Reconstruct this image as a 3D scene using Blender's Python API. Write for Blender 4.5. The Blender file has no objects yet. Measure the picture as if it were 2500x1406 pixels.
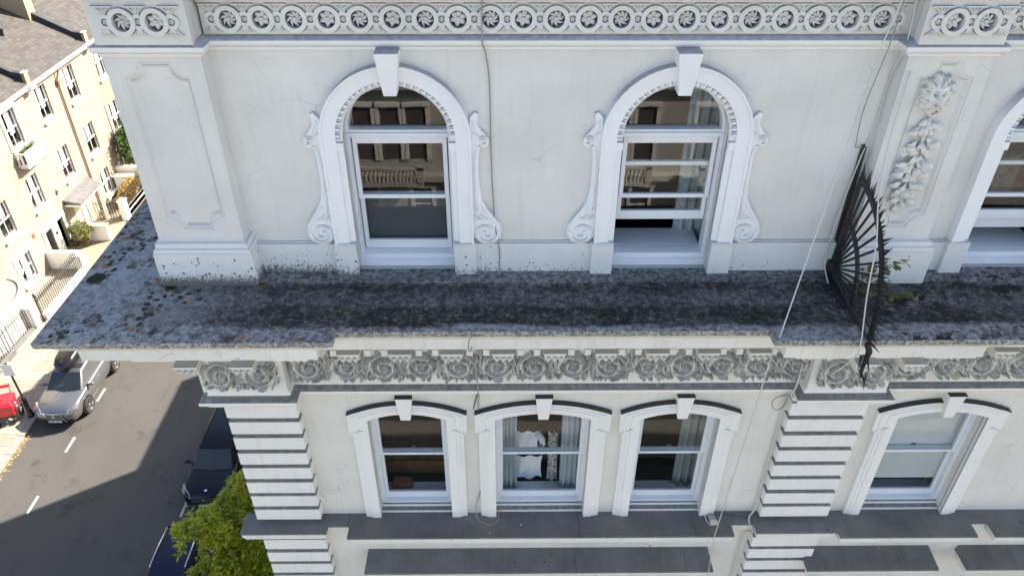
import bpy, bmesh, math, random
import numpy as np
from mathutils import Vector, Matrix
from mathutils.geometry import tessellate_polygon
random.seed(7); np.random.seed(7)
sc = bpy.context.scene
col = sc.collection
# ------------------------------------------------------------------ camera
PITCH, YAW, ROLL = math.radians(35.341), math.radians(-0.6506), math.radians(0.1762)
cam_d = bpy.data.cameras.new('camera'); cam = bpy.data.objects.new('camera', cam_d); col.objects.link(cam)
cam_d.sensor_width = 36; cam_d.lens = 26.73; cam_d.clip_end = 3000; cam_d.clip_start = 0.1
_r = Vector((1, 0, 0)); _f = Vector((0, math.cos(PITCH), -math.sin(PITCH))); _u = Vector((0, math.sin(PITCH), math.cos(PITCH)))
_Z = Matrix.Rotation(YAW, 3, 'Z'); _r, _f, _u = _Z @ _r, _Z @ _f, _Z @ _u
_r2 = _r * math.cos(ROLL) + _u * math.sin(ROLL); _u2 = -_r * math.sin(ROLL) + _u * math.cos(ROLL)
cam.matrix_world = Matrix.Translation((0, -7, 23)) @ Matrix((( _r2.x, _u2.x, -_f.x), (_r2.y, _u2.y, -_f.y), (_r2.z, _u2.z, -_f.z))).to_4x4()
sc.camera = cam
# ------------------------------------------------------------------ sky, sun, exposure
SUN_EL = math.radians(39); SUN_AZ = math.atan2(0.849, 0.528)      # sun stands behind the house, to the right
world = bpy.data.worlds.new('World'); sc.world = world; world.use_nodes = True
wn = world.node_tree.nodes; wl = world.node_tree.links; wn.clear()
sky = wn.new('ShaderNodeTexSky'); sky.sky_type = 'NISHITA'; sky.sun_disc = False
sky.sun_elevation = SUN_EL; sky.sun_rotation = SUN_AZ; sky.air_density = 1.0; sky.dust_density = 2.0; sky.ozone_density = 1.0
bg = wn.new('ShaderNodeBackground'); bg.inputs[1].default_value = 0.085
wo = wn.new('ShaderNodeOutputWorld'); wl.new(sky.outputs[0], bg.inputs[0]); wl.new(bg.outputs[0], wo.inputs[0])
sun_d = bpy.data.lights.new('sun', 'SUN'); sun_d.energy = 4.3; sun_d.angle = math.radians(0.53); sun_d.color = (1.0, 0.95, 0.87)
sun = bpy.data.objects.new('sun', sun_d); col.objects.link(sun)
_sd = Vector((math.sin(SUN_AZ) * math.cos(SUN_EL), math.cos(SUN_AZ) * math.cos(SUN_EL), math.sin(SUN_EL)))
sun.rotation_euler = _sd.to_track_quat('Z', 'Y').to_euler(); sun.location = (20, 12, 40)
sc.view_settings.view_transform = 'Standard'; sc.view_settings.look = 'None'; sc.view_settings.gamma = 1
sc.view_settings.use_curve_mapping = False
sc.view_settings.exposure = 2.2
sc.view_settings.use_white_balance = True; sc.view_settings.white_balance_temperature = 7150; sc.view_settings.white_balance_tint = 10   # camera balanced for open shade
sc.render.engine = 'CYCLES'
sc.cycles.max_bounces = 8; sc.cycles.transparent_max_bounces = 12; sc.cycles.caustics_reflective = False; sc.cycles.caustics_refractive = False

# ------------------------------------------------------------------ helpers
WL = {}
def link(name, data, parent=None, loc=(0, 0, 0), rot=None, scale=None):
    o = bpy.data.objects.new(name, data); col.objects.link(o)
    w = Vector(loc); WL[o] = w
    if parent is not None:
        o.parent = parent; o.location = w - WL[parent]
    else:
        o.location = w
    if rot is not None: o.rotation_euler = rot
    if scale is not None: o.scale = scale if hasattr(scale, '__len__') else (scale,) * 3
    return o
def thing(name, label, cat, loc=(0, 0, 0), rotz=0, group=None, local=False):
    o = link(name, None, None, loc); o.rotation_euler = (0, 0, rotz); o.empty_display_size = 0.3
    o['label'] = label; o['category'] = cat
    if group: o['group'] = group
    if local: WL[o] = Vector((0, 0, 0))       # children are then given in the thing's own frame
    return o
def tag(o, label, cat, group=None):
    o['label'] = label; o['category'] = cat
    if group: o['group'] = group
    return o
def struct(o): o['kind'] = 'structure'; return o
class MB:
    def __init__(s): s.v = []; s.f = []
    def add(s, vs, fs):
        n = len(s.v); s.v.extend([tuple(p) for p in vs]); s.f.extend([tuple(i + n for i in f) for f in fs]); return s
    def quad(s, *p): return s.add(p, [tuple(range(len(p)))])
    def box(s, x0, x1, y0, y1, z0, z1):
        return s.add([(x0, y0, z0), (x1, y0, z0), (x1, y1, z0), (x0, y1, z0), (x0, y0, z1), (x1, y0, z1), (x1, y1, z1), (x0, y1, z1)],
                     [(0, 3, 2, 1), (4, 5, 6, 7), (0, 1, 5, 4), (1, 2, 6, 5), (2, 3, 7, 6), (3, 0, 4, 7)])
    def prism(s, poly, d0, d1, fn, holes=()):
        """extrude a 2-D polygon (a,b) from depth d0 to d1; fn(a,b,d)->xyz"""
        loops = [[Vector((a, b, 0)) for a, b in poly]] + [[Vector((a, b, 0)) for a, b in h] for h in holes]
        tris = tessellate_polygon(loops); flat = [p for L in loops for p in L]; N = len(flat)
        vs = [fn(p.x, p.y, d0) for p in flat] + [fn(p.x, p.y, d1) for p in flat]
        fs = [tuple(t) for t in tris] + [tuple(i + N for i in reversed(t)) for t in tris]
        k = 0
        for L in loops:
            n = len(L)
            for i in range(n): j = (i + 1) % n; fs.append((k + i, k + j, k + j + N, k + i + N))
            k += n
        return s.add(vs, fs)
    def tube(s, pts, r, n=6, closed=False, cap=True):
        pts = [Vector(p) for p in pts]; m = len(pts); rs = r if hasattr(r, '__len__') else [r] * m
        ring = []; prev = None
        for i, p in enumerate(pts):
            a = pts[i - 1] if (i > 0 or closed) else p; b = pts[(i + 1) % m] if (i < m - 1 or closed) else p
            t = (b - a).normalized() if (b - a).length > 1e-9 else Vector((0, 0, 1))
            if prev is None:
                up = Vector((0, 0, 1)) if abs(t.z) < 0.9 else Vector((1, 0, 0)); e = t.cross(up).normalized()
            else:
                e = (prev - t * prev.dot(t)); e = e.normalized() if e.length > 1e-6 else t.orthogonal().normalized()
            prev = e; g = t.cross(e)
            ring.append([p + (e * math.cos(2 * math.pi * k / n) + g * math.sin(2 * math.pi * k / n)) * rs[i] for k in range(n)])
        vs = [q for R in ring for q in R]; fs = []
        for i in range(m if closed else m - 1):
            j = (i + 1) % m
            for k in range(n): l = (k + 1) % n; fs.append((i * n + k, i * n + l, j * n + l, j * n + k))
        if cap and not closed: fs.append(tuple(reversed(range(n)))); fs.append(tuple((m - 1) * n + k for k in range(n)))
        return s.add(vs, fs)
    def lathe(s, prof, n=16, c=(0, 0, 0), axis='z', cap=True):
        vs = []; fs = []
        for r, h in prof:
            for k in range(n):
                a = 2 * math.pi * k / n; x, y = r * math.cos(a), r * math.sin(a)
                p = (x, y, h) if axis == 'z' else ((h, x, y) if axis == 'x' else (x, h, y))
                vs.append((p[0] + c[0], p[1] + c[1], p[2] + c[2]))
        m = len(prof)
        for i in range(m - 1):
            for k in range(n): l = (k + 1) % n; fs.append((i * n + k, i * n + l, (i + 1) * n + l, (i + 1) * n + k))
        if cap: fs.append(tuple(reversed(range(n)))); fs.append(tuple((m - 1) * n + k for k in range(n)))
        return s.add(vs, fs)
    def ball(s, c, r, n=10, m=6, sy=1, sz=1):
        prof = [(max(1e-4, r * math.sin(math.pi * i / m)), -r * math.cos(math.pi * i / m) * sz) for i in range(m + 1)]
        k = len(s.v); s.lathe(prof, n, c)
        return s
    def sweep(s, prof, path, closed_prof=True, wave=None):
        """profile (proj, z) carried along a plan polyline; outward is to the right of the direction of travel"""
        P = [Vector((p[0], p[1])) for p in path]; m = len(P); N = len(prof); vs = []
        for i in range(m):
            ds = []
            if i > 0: ds.append((P[i] - P[i - 1]).normalized())
            if i < m - 1: ds.append((P[i + 1] - P[i]).normalized())
            ns = [Vector((d.y, -d.x)) for d in ds]
            b = ns[0] if len(ns) == 1 else (ns[0] + ns[1]).normalized()
            k = 1.0 / max(0.2, b.dot(ns[0]))
            for pr, z in prof: q = P[i] + b * pr * k; vs.append((q.x, q.y, z))
        fs = []
        for i in range(m - 1):
            for k in range(N if closed_prof else N - 1): l = (k + 1) % N; fs.append((i * N + k, i * N + l, (i + 1) * N + l, (i + 1) * N + k))
        if closed_prof: fs.append(tuple(range(N))); fs.append(tuple((m - 1) * N + k for k in reversed(range(N))))
        return s.add(vs, fs)
    def mesh(s, name, mat, smooth=False, angle=None):
        me = bpy.data.meshes.new(name); me.from_pydata(s.v, [], s.f)
        bm = bmesh.new(); bm.from_mesh(me); bmesh.ops.recalc_face_normals(bm, faces=bm.faces); bm.to_mesh(me); bm.free()
        if mat: me.materials.append(mat)
        if smooth:
            for p in me.polygons: p.use_smooth = True
            if angle: 
                try: me.set_sharp_from_angle(angle=math.radians(angle))
                except Exception: pass
        return me
    def build(s, name, mat, parent=None, loc=(0, 0, 0), smooth=False, bevel=0, rot=None, angle=None, seg=2):
        o = link(name, s.mesh(name, mat, smooth, angle), parent, loc, rot)
        if bevel:
            b = o.modifiers.new('bevel', 'BEVEL'); b.width = bevel; b.segments = seg; b.limit_method = 'ANGLE'; b.angle_limit = math.radians(40)
        return o
def facade(a, b, d): return (a, d, b)            # (x, z, y) drawing on the street front
def arc(cx, cz, r, a0, a1, n): return [(cx + r * math.cos(a0 + (a1 - a0) * i / n), cz + r * math.sin(a0 + (a1 - a0) * i / n)) for i in range(n + 1)]

# ------------------------------------------------------------------ materials
def nmat(name):
    m = bpy.data.materials.new(name); m.use_nodes = True; nt = m.node_tree
    b = nt.nodes['Principled BSDF']; return m, nt, b
class NT:
    def __init__(s, nt): s.nt = nt
    def n(s, t, **kw):
        x = s.nt.nodes.new('ShaderNode' + t)
        for k, v in kw.items(): setattr(x, k, v)
        return x
    def l(s, a, b): s.nt.links.new(a, b)
    def pos(s): return s.n('NewGeometry').outputs['Position']
    def obj(s): return s.n('TexCoord').outputs['Object']
    def map(s, v, scale=(1, 1, 1), loc=(0, 0, 0), rot=(0, 0, 0)):
        m = s.n('Mapping'); m.inputs['Scale'].default_value = scale; m.inputs['Location'].default_value = loc; m.inputs['Rotation'].default_value = rot
        s.l(v, m.inputs[0]); return m.outputs[0]
    def noise(s, v, scale, detail=4, rough=0.55, dist=0):
        x = s.n('TexNoise'); x.inputs['Scale'].default_value = scale; x.inputs['Detail'].default_value = detail
        x.inputs['Roughness'].default_value = rough; x.inputs['Distortion'].default_value = dist; s.l(v, x.inputs['Vector']); return x.outputs[0]
    def voro(s, v, scale, feature='F1', rnd=1):
        x = s.n('TexVoronoi', feature=feature); x.inputs['Scale'].default_value = scale; x.inputs['Randomness'].default_value = rnd
        s.l(v, x.inputs['Vector']); return x
    def ramp(s, v, stops):
        r = s.n('ValToRGB'); e = r.color_ramp.elements
        while len(e) < len(stops): e.new(0.5)
        for i, (p, c) in enumerate(stops):
            e[i].position = p; e[i].color = (c, c, c, 1) if not hasattr(c, '__len__') else (*c, 1)
        s.l(v, r.inputs[0]); return r.outputs[0]
    def mix(s, f, a, b, mode='MIX'):
        m = s.n('Mix', data_type='RGBA', blend_type=mode)
        for sock, val in ((m.inputs[0], f), (m.inputs[6], a), (m.inputs[7], b)):
            if hasattr(val, 'default_value') or hasattr(val, 'is_output'): s.l(val, sock)
            elif hasattr(val, '__len__'): sock.default_value = (*val, 1)
            else: sock.default_value = val
        return m.outputs[2]
    def math(s, op, a, b=0, clamp=False):
        m = s.n('Math', operation=op, use_clamp=clamp)
        for sock, val in ((m.inputs[0], a), (m.inputs[1], b)):
            if hasattr(val, 'is_output'): s.l(val, sock)
            else: sock.default_value = val
        return m.outputs[0]
    def bump(s, h, b, strength=0.3, dist=0.01):
        x = s.n('Bump'); x.inputs['Strength'].default_value = strength; x.inputs['Distance'].default_value = dist
        s.l(h, x.inputs['Height']); s.l(x.outputs[0], b.inputs['Normal'])
    def sep(s, v): x = s.n('SeparateXYZ'); s.l(v, x.inputs[0]); return x.outputs
def plain(name, c, rough=0.6, metal=0, spec=0.5, coat=0, var=0, vs=8):
    m, nt, b = nmat(name); b.inputs['Base Color'].default_value = (*c, 1); b.inputs['Roughness'].default_value = rough
    b.inputs['Metallic'].default_value = metal; b.inputs['Specular IOR Level'].default_value = spec; b.inputs['Coat Weight'].default_value = coat
    if var:
        N = NT(nt); f = N.noise(N.obj(), vs, 5, 0.6)
        lo = tuple(x * (1 - var) for x in c); hi = tuple(min(1, x * (1 + var)) for x in c)
        N.l(N.ramp(f, [(0.3, lo), (0.7, hi)]), b.inputs['Base Color'])
    return m
def stucco(name, c, top, top_amt, var=0.085, streak=0.12, splash=None, crack=0):
    """painted render: faint mottling, rain streaks, soot settled on upward faces, optional splash stains above the ledge"""
    m, nt, b = nmat(name); N = NT(nt); P = N.pos()
    n1 = N.noise(P, 1.3, 6, 0.6); n2 = N.noise(P, 14, 5, 0.6)
    base = N.mix(N.ramp(n1, [(0.3, 0), (0.72, 1)]), tuple(x * (1 - var) for x in c), tuple(min(0.9, x * (1 + var)) for x in c))
    st = N.noise(N.map(P, (9, 9, 0.7)), 1.6, 5, 0.65)
    base = N.mix(N.math('MULTIPLY', N.ramp(st, [(0.52, 0), (0.75, 1)]), streak), base, tuple(x * f for x, f in zip(c, (0.62, 0.6, 0.55))))
    fine = N.ramp(N.noise(P, 60, 3), [(0.62, 0), (0.72, 1)])
    base = N.mix(N.math('MULTIPLY', fine, 0.10), base, (0.25, 0.24, 0.22))
    if crack:
        vv = N.voro(N.map(P, (1, 1, 2.2)), 2.6, 'DISTANCE_TO_EDGE'); cm = N.ramp(vv.outputs['Distance'], [(0.004, 1), (0.012, 0)])
        cm = N.math('MULTIPLY', cm, N.ramp(N.noise(P, 1.7, 3), [(0.55, 0), (0.68, 1)]))
        base = N.mix(N.math('MULTIPLY', cm, crack), base, (0.16, 0.15, 0.14))
    nz = N.sep(N.n('NewGeometry').outputs['Normal'])[2]
    tf = N.math('MULTIPLY', N.ramp(nz, [(0.25, 0), (0.7, 1)]), top_amt)
    tf = N.math('MULTIPLY', tf, N.ramp(n2, [(0.2, 0.7), (0.7, 1)]))
    base = N.mix(tf, base, top)
    if splash:
        z0, z1, k = splash
        z = N.sep(P)[2]; h = N.math('DIVIDE', N.math('SUBTRACT', z1, z), z1 - z0, True)
        left = N.ramp(N.math('ADD', N.math('MULTIPLY', N.sep(P)[0], 0.12), 0.5), [(0.0, 1), (0.22, 0.75), (0.5, 0.30), (0.7, 0.06)])
        vz = N.voro(P, 26); cz = N.n('SeparateColor'); N.l(vz.outputs['Color'], cz.inputs[0])
        prob = N.math('MULTIPLY', N.math('POWER', h, 1.6), N.math('MULTIPLY', left, 1.0))
        dots = N.math('MULTIPLY', N.math('LESS_THAN', vz.outputs['Distance'], N.math('MULTIPLY', cz.outputs[1], 0.42)), N.math('LESS_THAN', cz.outputs[0], prob))
        gr = N.math('MULTIPLY', N.ramp(h, [(0.55, 0), (0.95, 1)]), N.math('ADD', 0.25, N.math('MULTIPLY', left, 0.8)))
        s_ = N.math('MAXIMUM', dots, N.ramp(N.math('ADD', N.noise(P, 40, 5, 0.75), N.math('MULTIPLY', gr, 0.40)), [(0.66, 0), (0.80, 1)]))
        base = N.mix(N.math('MULTIPLY', s_, k), base, (0.055, 0.05, 0.04))
    N.l(base, b.inputs['Base Color']); b.inputs['Roughness'].default_value = 0.62; b.inputs['Specular IOR Level'].default_value = 0.3
    N.bump(N.math('ADD', N.math('MULTIPLY', n1, 1.2), N.math('MULTIPLY', n2, 0.35)), b, 0.35, 0.02)
    return m
M = {}
M['wall_up'] = stucco('wall_render_upper', (0.69, 0.685, 0.665), (0.22, 0.23, 0.27), 0.8, streak=0.18, crack=0.45)
M['trim_up'] = stucco('trim_paint_upper', (0.82, 0.84, 0.86), (0.19, 0.195, 0.235), 0.88, var=0.03, streak=0.06)
M['plinth'] = stucco('plinth_render', (0.70, 0.71, 0.71), (0.30, 0.31, 0.35), 0.7, streak=0.1, splash=(18.28, 18.75, 0.85))
M['wall_lo'] = stucco('wall_render_lower', (0.73, 0.705, 0.65), (0.11, 0.11, 0.11), 0.9, streak=0.24, crack=0.9)
M['trim_lo'] = stucco('trim_paint_lower', (0.83, 0.815, 0.785), (0.11, 0.108, 0.105), 0.95, var=0.03, streak=0.16)
M['relief'] = stucco('frieze_render', (0.74, 0.725, 0.685), (0.16, 0.155, 0.145), 0.55, streak=0.15)  # upward facets darkened to raise the carving's contrast
M['fascia'] = stucco('fascia_render', (0.78, 0.765, 0.725), (0.2, 0.2, 0.2), 0.7, streak=0.42, crack=0.6)
M['trim_clean'] = stucco('trim_paint_plain', (0.83, 0.815, 0.785), (0.6, 0.6, 0.6), 0.2, var=0.03, streak=0.16)
M['quoin'] = stucco('quoin_paint', (0.82, 0.80, 0.765), (0.15, 0.147, 0.14), 0.95, var=0.05, streak=0.28)
M['cap'] = plain('dark_lead_cap', (0.03, 0.03, 0.034), 0.6, var=0.2)
def sill_mat():
    m, nt, b = nmat('grey_lead_sill'); N = NT(nt); P = N.pos(); X = N.sep(P)[0]
    base = N.mix(N.ramp(N.noise(P, 1.6, 6, 0.65), [(0.3, 0), (0.7, 1)]), (0.105, 0.10, 0.098), (0.185, 0.176, 0.168))
    base = N.mix(N.math('MULTIPLY', N.ramp(N.noise(N.map(P, (6, 1, 1)), 2, 5, 0.7), [(0.5, 0), (0.75, 1)]), 0.35), base, (0.24, 0.23, 0.22))
    v = N.voro(P, 9); cz = N.n('SeparateColor'); N.l(v.outputs['Color'], cz.inputs[0]); dt = N.math('LESS_THAN', v.outputs['Distance'], N.math('MULTIPLY', cz.outputs[1], 0.13))
    base = N.mix(N.math('MULTIPLY', dt, N.math('LESS_THAN', cz.outputs[0], 0.3)), base, (0.02, 0.02, 0.02)); base = N.mix(N.math('MULTIPLY', dt, N.math('GREATER_THAN', cz.outputs[0], 0.88)), base, (0.6, 0.6, 0.57))
    fr = N.math('FRACT', N.math('ADD', N.math('MULTIPLY', X, 0.61), 0.37)); base = N.mix(N.math('MULTIPLY', N.math('LESS_THAN', fr, 0.006), 0.7), base, (0.05, 0.05, 0.05))
    N.l(base, b.inputs['Base Color']); b.inputs['Roughness'].default_value = 0.7; N.bump(N.noise(P, 5, 5), b, 0.4, 0.02); return m
M['sill'] = sill_mat()
M['iron'] = plain('black_iron', (0.012, 0.012, 0.014), 0.55, var=0.3)
M['cable'] = plain('grey_cable', (0.30, 0.29, 0.28), 0.6); M['cable_w'] = plain('white_cable', (0.62, 0.60, 0.56), 0.6); M['cable_d'] = plain('dark_cable', (0.04, 0.04, 0.045), 0.6)
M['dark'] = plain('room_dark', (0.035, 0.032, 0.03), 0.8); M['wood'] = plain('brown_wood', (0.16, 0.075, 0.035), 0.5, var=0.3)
M['frame'] = plain('window_paint', (0.74, 0.77, 0.81), 0.4, var=0.03)
M['curtain'] = plain('pale_curtain', (0.42, 0.47, 0.50), 0.9, var=0.08); M['cloth'] = plain('white_cloth', (0.8, 0.81, 0.86), 0.9)
M['blind'] = plain('pale_blind', (0.60, 0.63, 0.63), 0.9, var=0.03)
def glass(name, tint=(0.75, 0.8, 0.8), ior=1.52, boost=1.0):
    m = bpy.data.materials.new(name); m.use_nodes = True; nt = m.node_tree; nt.nodes.clear(); N = NT(nt)
    o = N.n('OutputMaterial'); t = N.n('BsdfTransparent'); t.inputs[0].default_value = (*tint, 1); g = N.n('BsdfGlossy'); g.inputs['Roughness'].default_value = 0.015
    fr = N.n('Fresnel'); bf = N.n('NewGeometry').outputs['Backfacing']; N.l(N.math('ADD', ior, N.math('MULTIPLY', bf, 1 / ior - ior)), fr.inputs[0]); mx = N.n('MixShader')
    bp = N.n('Bump'); bp.inputs['Strength'].default_value = 0.022; bp.inputs['Distance'].default_value = 0.02
    N.l(N.noise(N.pos(), 2.6, 1), bp.inputs['Height']); N.l(bp.outputs[0], g.inputs['Normal'])
    N.l(N.math('MULTIPLY', fr.outputs[0], boost, True), mx.inputs[0]); N.l(t.outputs[0], mx.inputs[1]); N.l(g.outputs[0], mx.inputs[2]); N.l(mx.outputs[0], o.inputs[0])
    return m
M['glass'] = glass('window_glass', (0.9, 0.93, 0.93), boost=1.5); M['glass_car'] = glass('car_glass', (0.25, 0.28, 0.28), boost=1.3)
def ledge_mat():
    m, nt, b = nmat('weathered_ledge_stone'); N = NT(nt); P = N.pos(); X, Y, Z = N.sep(P)
    f1 = N.noise(P, 30, 7, 0.8); f2 = N.noise(P, 9, 6, 0.7); f3 = N.noise(N.map(P, (0.55, 1.6, 1)), 2.2, 5, 0.6); f4 = N.noise(P, 17, 3, 0.6)
    sp = N.math('ADD', N.math('MULTIPLY', f1, 0.55), N.math('MULTIPLY', f4, 0.5))
    base = N.mix(N.ramp(sp, [(0.45, 0), (0.60, 1)]), (0.068, 0.072, 0.079), (0.29, 0.305, 0.325))
    pale = N.ramp(N.noise(P, 1.5, 5, 0.65), [(0.45, 0), (0.7, 1)])
    base = N.mix(N.math('MULTIPLY', pale, 0.3), base, (0.30, 0.325, 0.36))
    # sooty bands running along the ledge, wavering, with a paler strip left at the drip edge and along the step
    yy = N.math('ADD', Y, N.math('MULTIPLY', N.math('SUBTRACT', f3, 0.5), 0.30)); y1 = N.math('ADD', yy, 1.5)
    band = N.ramp(y1, [(0.50, 0), (0.57, 1), (0.80, 1), (0.92, 0.7), (1.0, 0.72)])
    band2 = N.ramp(N.math('ADD', yy, 0.55), [(0.0, 0.72), (0.10, 0.75), (0.20, 0.95), (0.28, 0.85), (0.34, 0.40), (0.5, 0.22)])
    sel = N.math('GREATER_THAN', Y, -0.52)
    bm_ = N.math('ADD', N.math('MULTIPLY', band, N.math('SUBTRACT', 1, sel)), N.math('MULTIPLY', band2, sel))
    side = N.ramp(N.math('ADD', N.math('MULTIPLY', X, 0.25), 1.15), [(0.15, 0.22), (0.62, 1)])
    base = N.mix(N.math('MULTIPLY', N.math('SUBTRACT', 1, side), N.math('ADD', 0.25, N.math('MULTIPLY', pale, 0.5))), base, (0.40, 0.42, 0.45))
    patch = N.ramp(N.noise(N.map(P, (0.7, 1.2, 1)), 1.9, 4, 0.6), [(0.3, 0.7), (0.55, 1)])
    dm = N.math('MULTIPLY', N.math('MULTIPLY', bm_, side), patch)
    dk = N.mix(N.ramp(sp, [(0.50, 0), (0.60, 0.25), (0.68, 1)]), (0.015, 0.015, 0.015), (0.18, 0.18, 0.178))
    base = N.mix(dm, base, dk)
    # dark lichen discs and orange lichen, thick on the corner
    Pj = N.n('VectorMath', operation='ADD'); N.l(P, Pj.inputs[0]); nv = N.n('TexNoise'); nv.inputs['Scale'].default_value = 14; N.l(P, nv.inputs['Vector'])
    sv = N.n('VectorMath', operation='SCALE'); sv.inputs['Scale'].default_value = 0.06; N.l(nv.outputs['Color'], sv.inputs[0]); N.l(sv.outputs[0], Pj.inputs[1])
    def spots(scale, thr, keep, lo):
        v = N.voro(N.map(Pj.outputs[0], (1, 1, 0.02)), scale); d = N.ramp(v.outputs['Distance'], [(thr * 0.8, 1), (thr, 0)])
        cz = N.n('SeparateColor'); N.l(v.outputs['Color'], cz.inputs[0])
        k = N.ramp(cz.outputs[0], [(keep, 0), (keep + 0.02, 1)])
        zone = N.ramp(N.math('ADD', N.math('MULTIPLY', X, 0.2), 1), [(lo - 0.2, 1), (lo + 0.12, 0.0)])
        zone = N.math('MULTIPLY', zone, N.ramp(N.noise(P, 1.1, 3), [(0.42, 0), (0.5, 1)]))
        return N.math('MULTIPLY', N.math('MULTIPLY', d, k), zone)
    base = N.mix(N.math('MULTIPLY', spots(7, 0.42, 0.80, 0.6), 0.85), base, (0.28, 0.12, 0.018))
    base = N.mix(spots(3.4, 0.40, 0.66, 0.55), base, (0.012, 0.012, 0.011))
    base = N.mix(spots(13, 0.45, 0.5, 0.52), base, (0.018, 0.018, 0.016))
    blot = N.math('MULTIPLY', N.ramp(N.noise(P, 5.5, 7, 0.75), [(0.535, 0), (0.575, 1)]), N.ramp(N.noise(P, 0.9, 3), [(0.44, 0), (0.56, 1)]))
    blot = N.math('MULTIPLY', blot, N.ramp(N.math('ADD', N.math('MULTIPLY', X, 0.2), 1), [(0.28, 1), (0.62, 0)]))
    base = N.mix(N.math('MULTIPLY', blot, 0.95), base, N.mix(N.ramp(f4, [(0.45, 0), (0.6, 1)]), (0.014, 0.013, 0.011), (0.07, 0.055, 0.035)))
    # moss scattered over the right-hand house's ledge
    rz = N.ramp(N.math('MULTIPLY', X, 0.2), [(0.70, 0), (0.74, 1)])
    ms = N.ramp(N.noise(P, 6, 6, 0.72), [(0.52, 0), (0.56, 1)])
    base = N.mix(N.math('MULTIPLY', N.math('MULTIPLY', rz, ms), N.ramp(f3, [(0.4, 0), (0.55, 1)])), base, (0.014, 0.012, 0.010))
    nz = N.sep(N.n('NewGeometry').outputs['Normal'])[2]
    edge = N.mix(N.ramp(f1, [(0.42, 0), (0.6, 1)]), (0.12, 0.115, 0.105), (0.52, 0.50, 0.46))
    base = N.mix(N.ramp(nz, [(0.2, 1), (0.7, 0)]), base, edge)
    N.l(base, b.inputs['Base Color']); b.inputs['Roughness'].default_value = 0.85; b.inputs['Specular IOR Level'].default_value = 0.25
    N.bump(N.math('ADD', f1, f2), b, 0.6, 0.02); return m
M['ledge'] = ledge_mat()
def asphalt():
    m, nt, b = nmat('road_asphalt'); N = NT(nt); P = N.pos()
    a = N.noise(P, 30, 4, 0.7); c = N.noise(P, 0.35, 5, 0.6); d = N.noise(N.map(P, (1.2, 0.25, 1)), 1, 4)
    base = N.mix(N.ramp(a, [(0.35, 0), (0.7, 1)]), (0.043, 0.041, 0.039), (0.073, 0.069, 0.065))
    base = N.mix(N.math('MULTIPLY', N.ramp(c, [(0.4, 0), (0.7, 1)]), 0.45), base, (0.080, 0.075, 0.069))
    base = N.mix(N.math('MULTIPLY', N.ramp(d, [(0.6, 0), (0.72, 1)]), 0.35), base, (0.026, 0.025, 0.025))
    oil = N.math('MULTIPLY', N.ramp(N.noise(P, 0.9, 5, 0.65, 0.6), [(0.58, 0), (0.66, 1)]), 0.5); base = N.mix(oil, base, (0.022, 0.021, 0.021))
    v = N.voro(P, 3.0); base = N.mix(N.ramp(v.outputs['Distance'], [(0.012, 0.7), (0.03, 0)]), base, (0.3, 0.29, 0.27))
    N.l(base, b.inputs['Base Color']); b.inputs['Roughness'].default_value = 0.9; N.bump(a, b, 0.5, 0.01); return m
M['asphalt'] = asphalt()
M['paving'] = plain('york_stone_flag', (0.20, 0.185, 0.155), 0.85, var=0.14, vs=3); M['paving2'] = plain('york_stone_flag_pale', (0.235, 0.22, 0.185), 0.85, var=0.12, vs=3)
M['kerb'] = plain('granite_kerb', (0.20, 0.19, 0.18), 0.8, var=0.2, vs=9); M['joint'] = plain('paving_bed', (0.10, 0.09, 0.075), 0.9)
M['paint'] = plain('road_paint', (0.40, 0.385, 0.36), 0.8, var=0.25, vs=20); M['ground'] = plain('ground_earth', (0.16, 0.14, 0.12), 0.95, var=0.15, vs=0.3)
M['front_ground'] = plain('dark_front_ground', (0.035, 0.042, 0.025), 0.95, var=0.4, vs=2)  # near-black green, chosen to dim what the panes mirror
M['soil'] = plain('black_moss', (0.012, 0.011, 0.009), 0.95, var=0.5, vs=30)
def brick_mat(name, c1, c2, mortar, rot=(0, 0, 0), w=0.225, h=0.075, ms=0.012, blotch=(0.3, 0.16, 0.09), ba=0.3):
    m, nt, b = nmat(name); N = NT(nt); P = N.pos(); X, Y, Z = N.sep(P)
    cb = N.n('CombineXYZ'); N.l(N.math('ADD', Y, X), cb.inputs[0]); N.l(Z, cb.inputs[1])
    br = N.n('TexBrick'); br.inputs['Scale'].default_value = 1; br.inputs['Brick Width'].default_value = w; br.inputs['Row Height'].default_value = h
    br.inputs['Mortar Size'].default_value = ms; br.inputs['Color1'].default_value = (*c1, 1); br.inputs['Color2'].default_value = (*c2, 1); br.inputs['Mortar'].default_value = (*mortar, 1); br.inputs['Bias'].default_value = -0.1
    N.l(cb.outputs[0], br.inputs['Vector'])
    base = N.mix(N.math('MULTIPLY', N.ramp(N.noise(P, 0.9, 5, 0.6), [(0.45, 0), (0.75, 1)]), ba), br.outputs['Color'], blotch)
    base = N.mix(0.25, base, N.ramp(N.noise(P, 12, 3), [(0.3, 0.15), (0.7, 0.55)]), 'OVERLAY')
    N.l(base, b.inputs['Base Color']); b.inputs['Roughness'].default_value = 0.85
    N.bump(br.outputs['Fac'], b, -0.5, 0.01); return m
M['brick'] = brick_mat('yellow_stock_brick', (0.285, 0.22, 0.145), (0.175, 0.118, 0.07), (0.33, 0.30, 0.25), ms=0.020)
M['brick_p'] = brick_mat('pinkish_stock_brick', (0.29, 0.20, 0.14), (0.23, 0.15, 0.105), (0.30, 0.26, 0.21), blotch=(0.26, 0.17, 0.13))
M['brick_f'] = plain('plain_stock_brick', (0.33, 0.25, 0.15), 0.85, var=0.2, vs=12)
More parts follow.
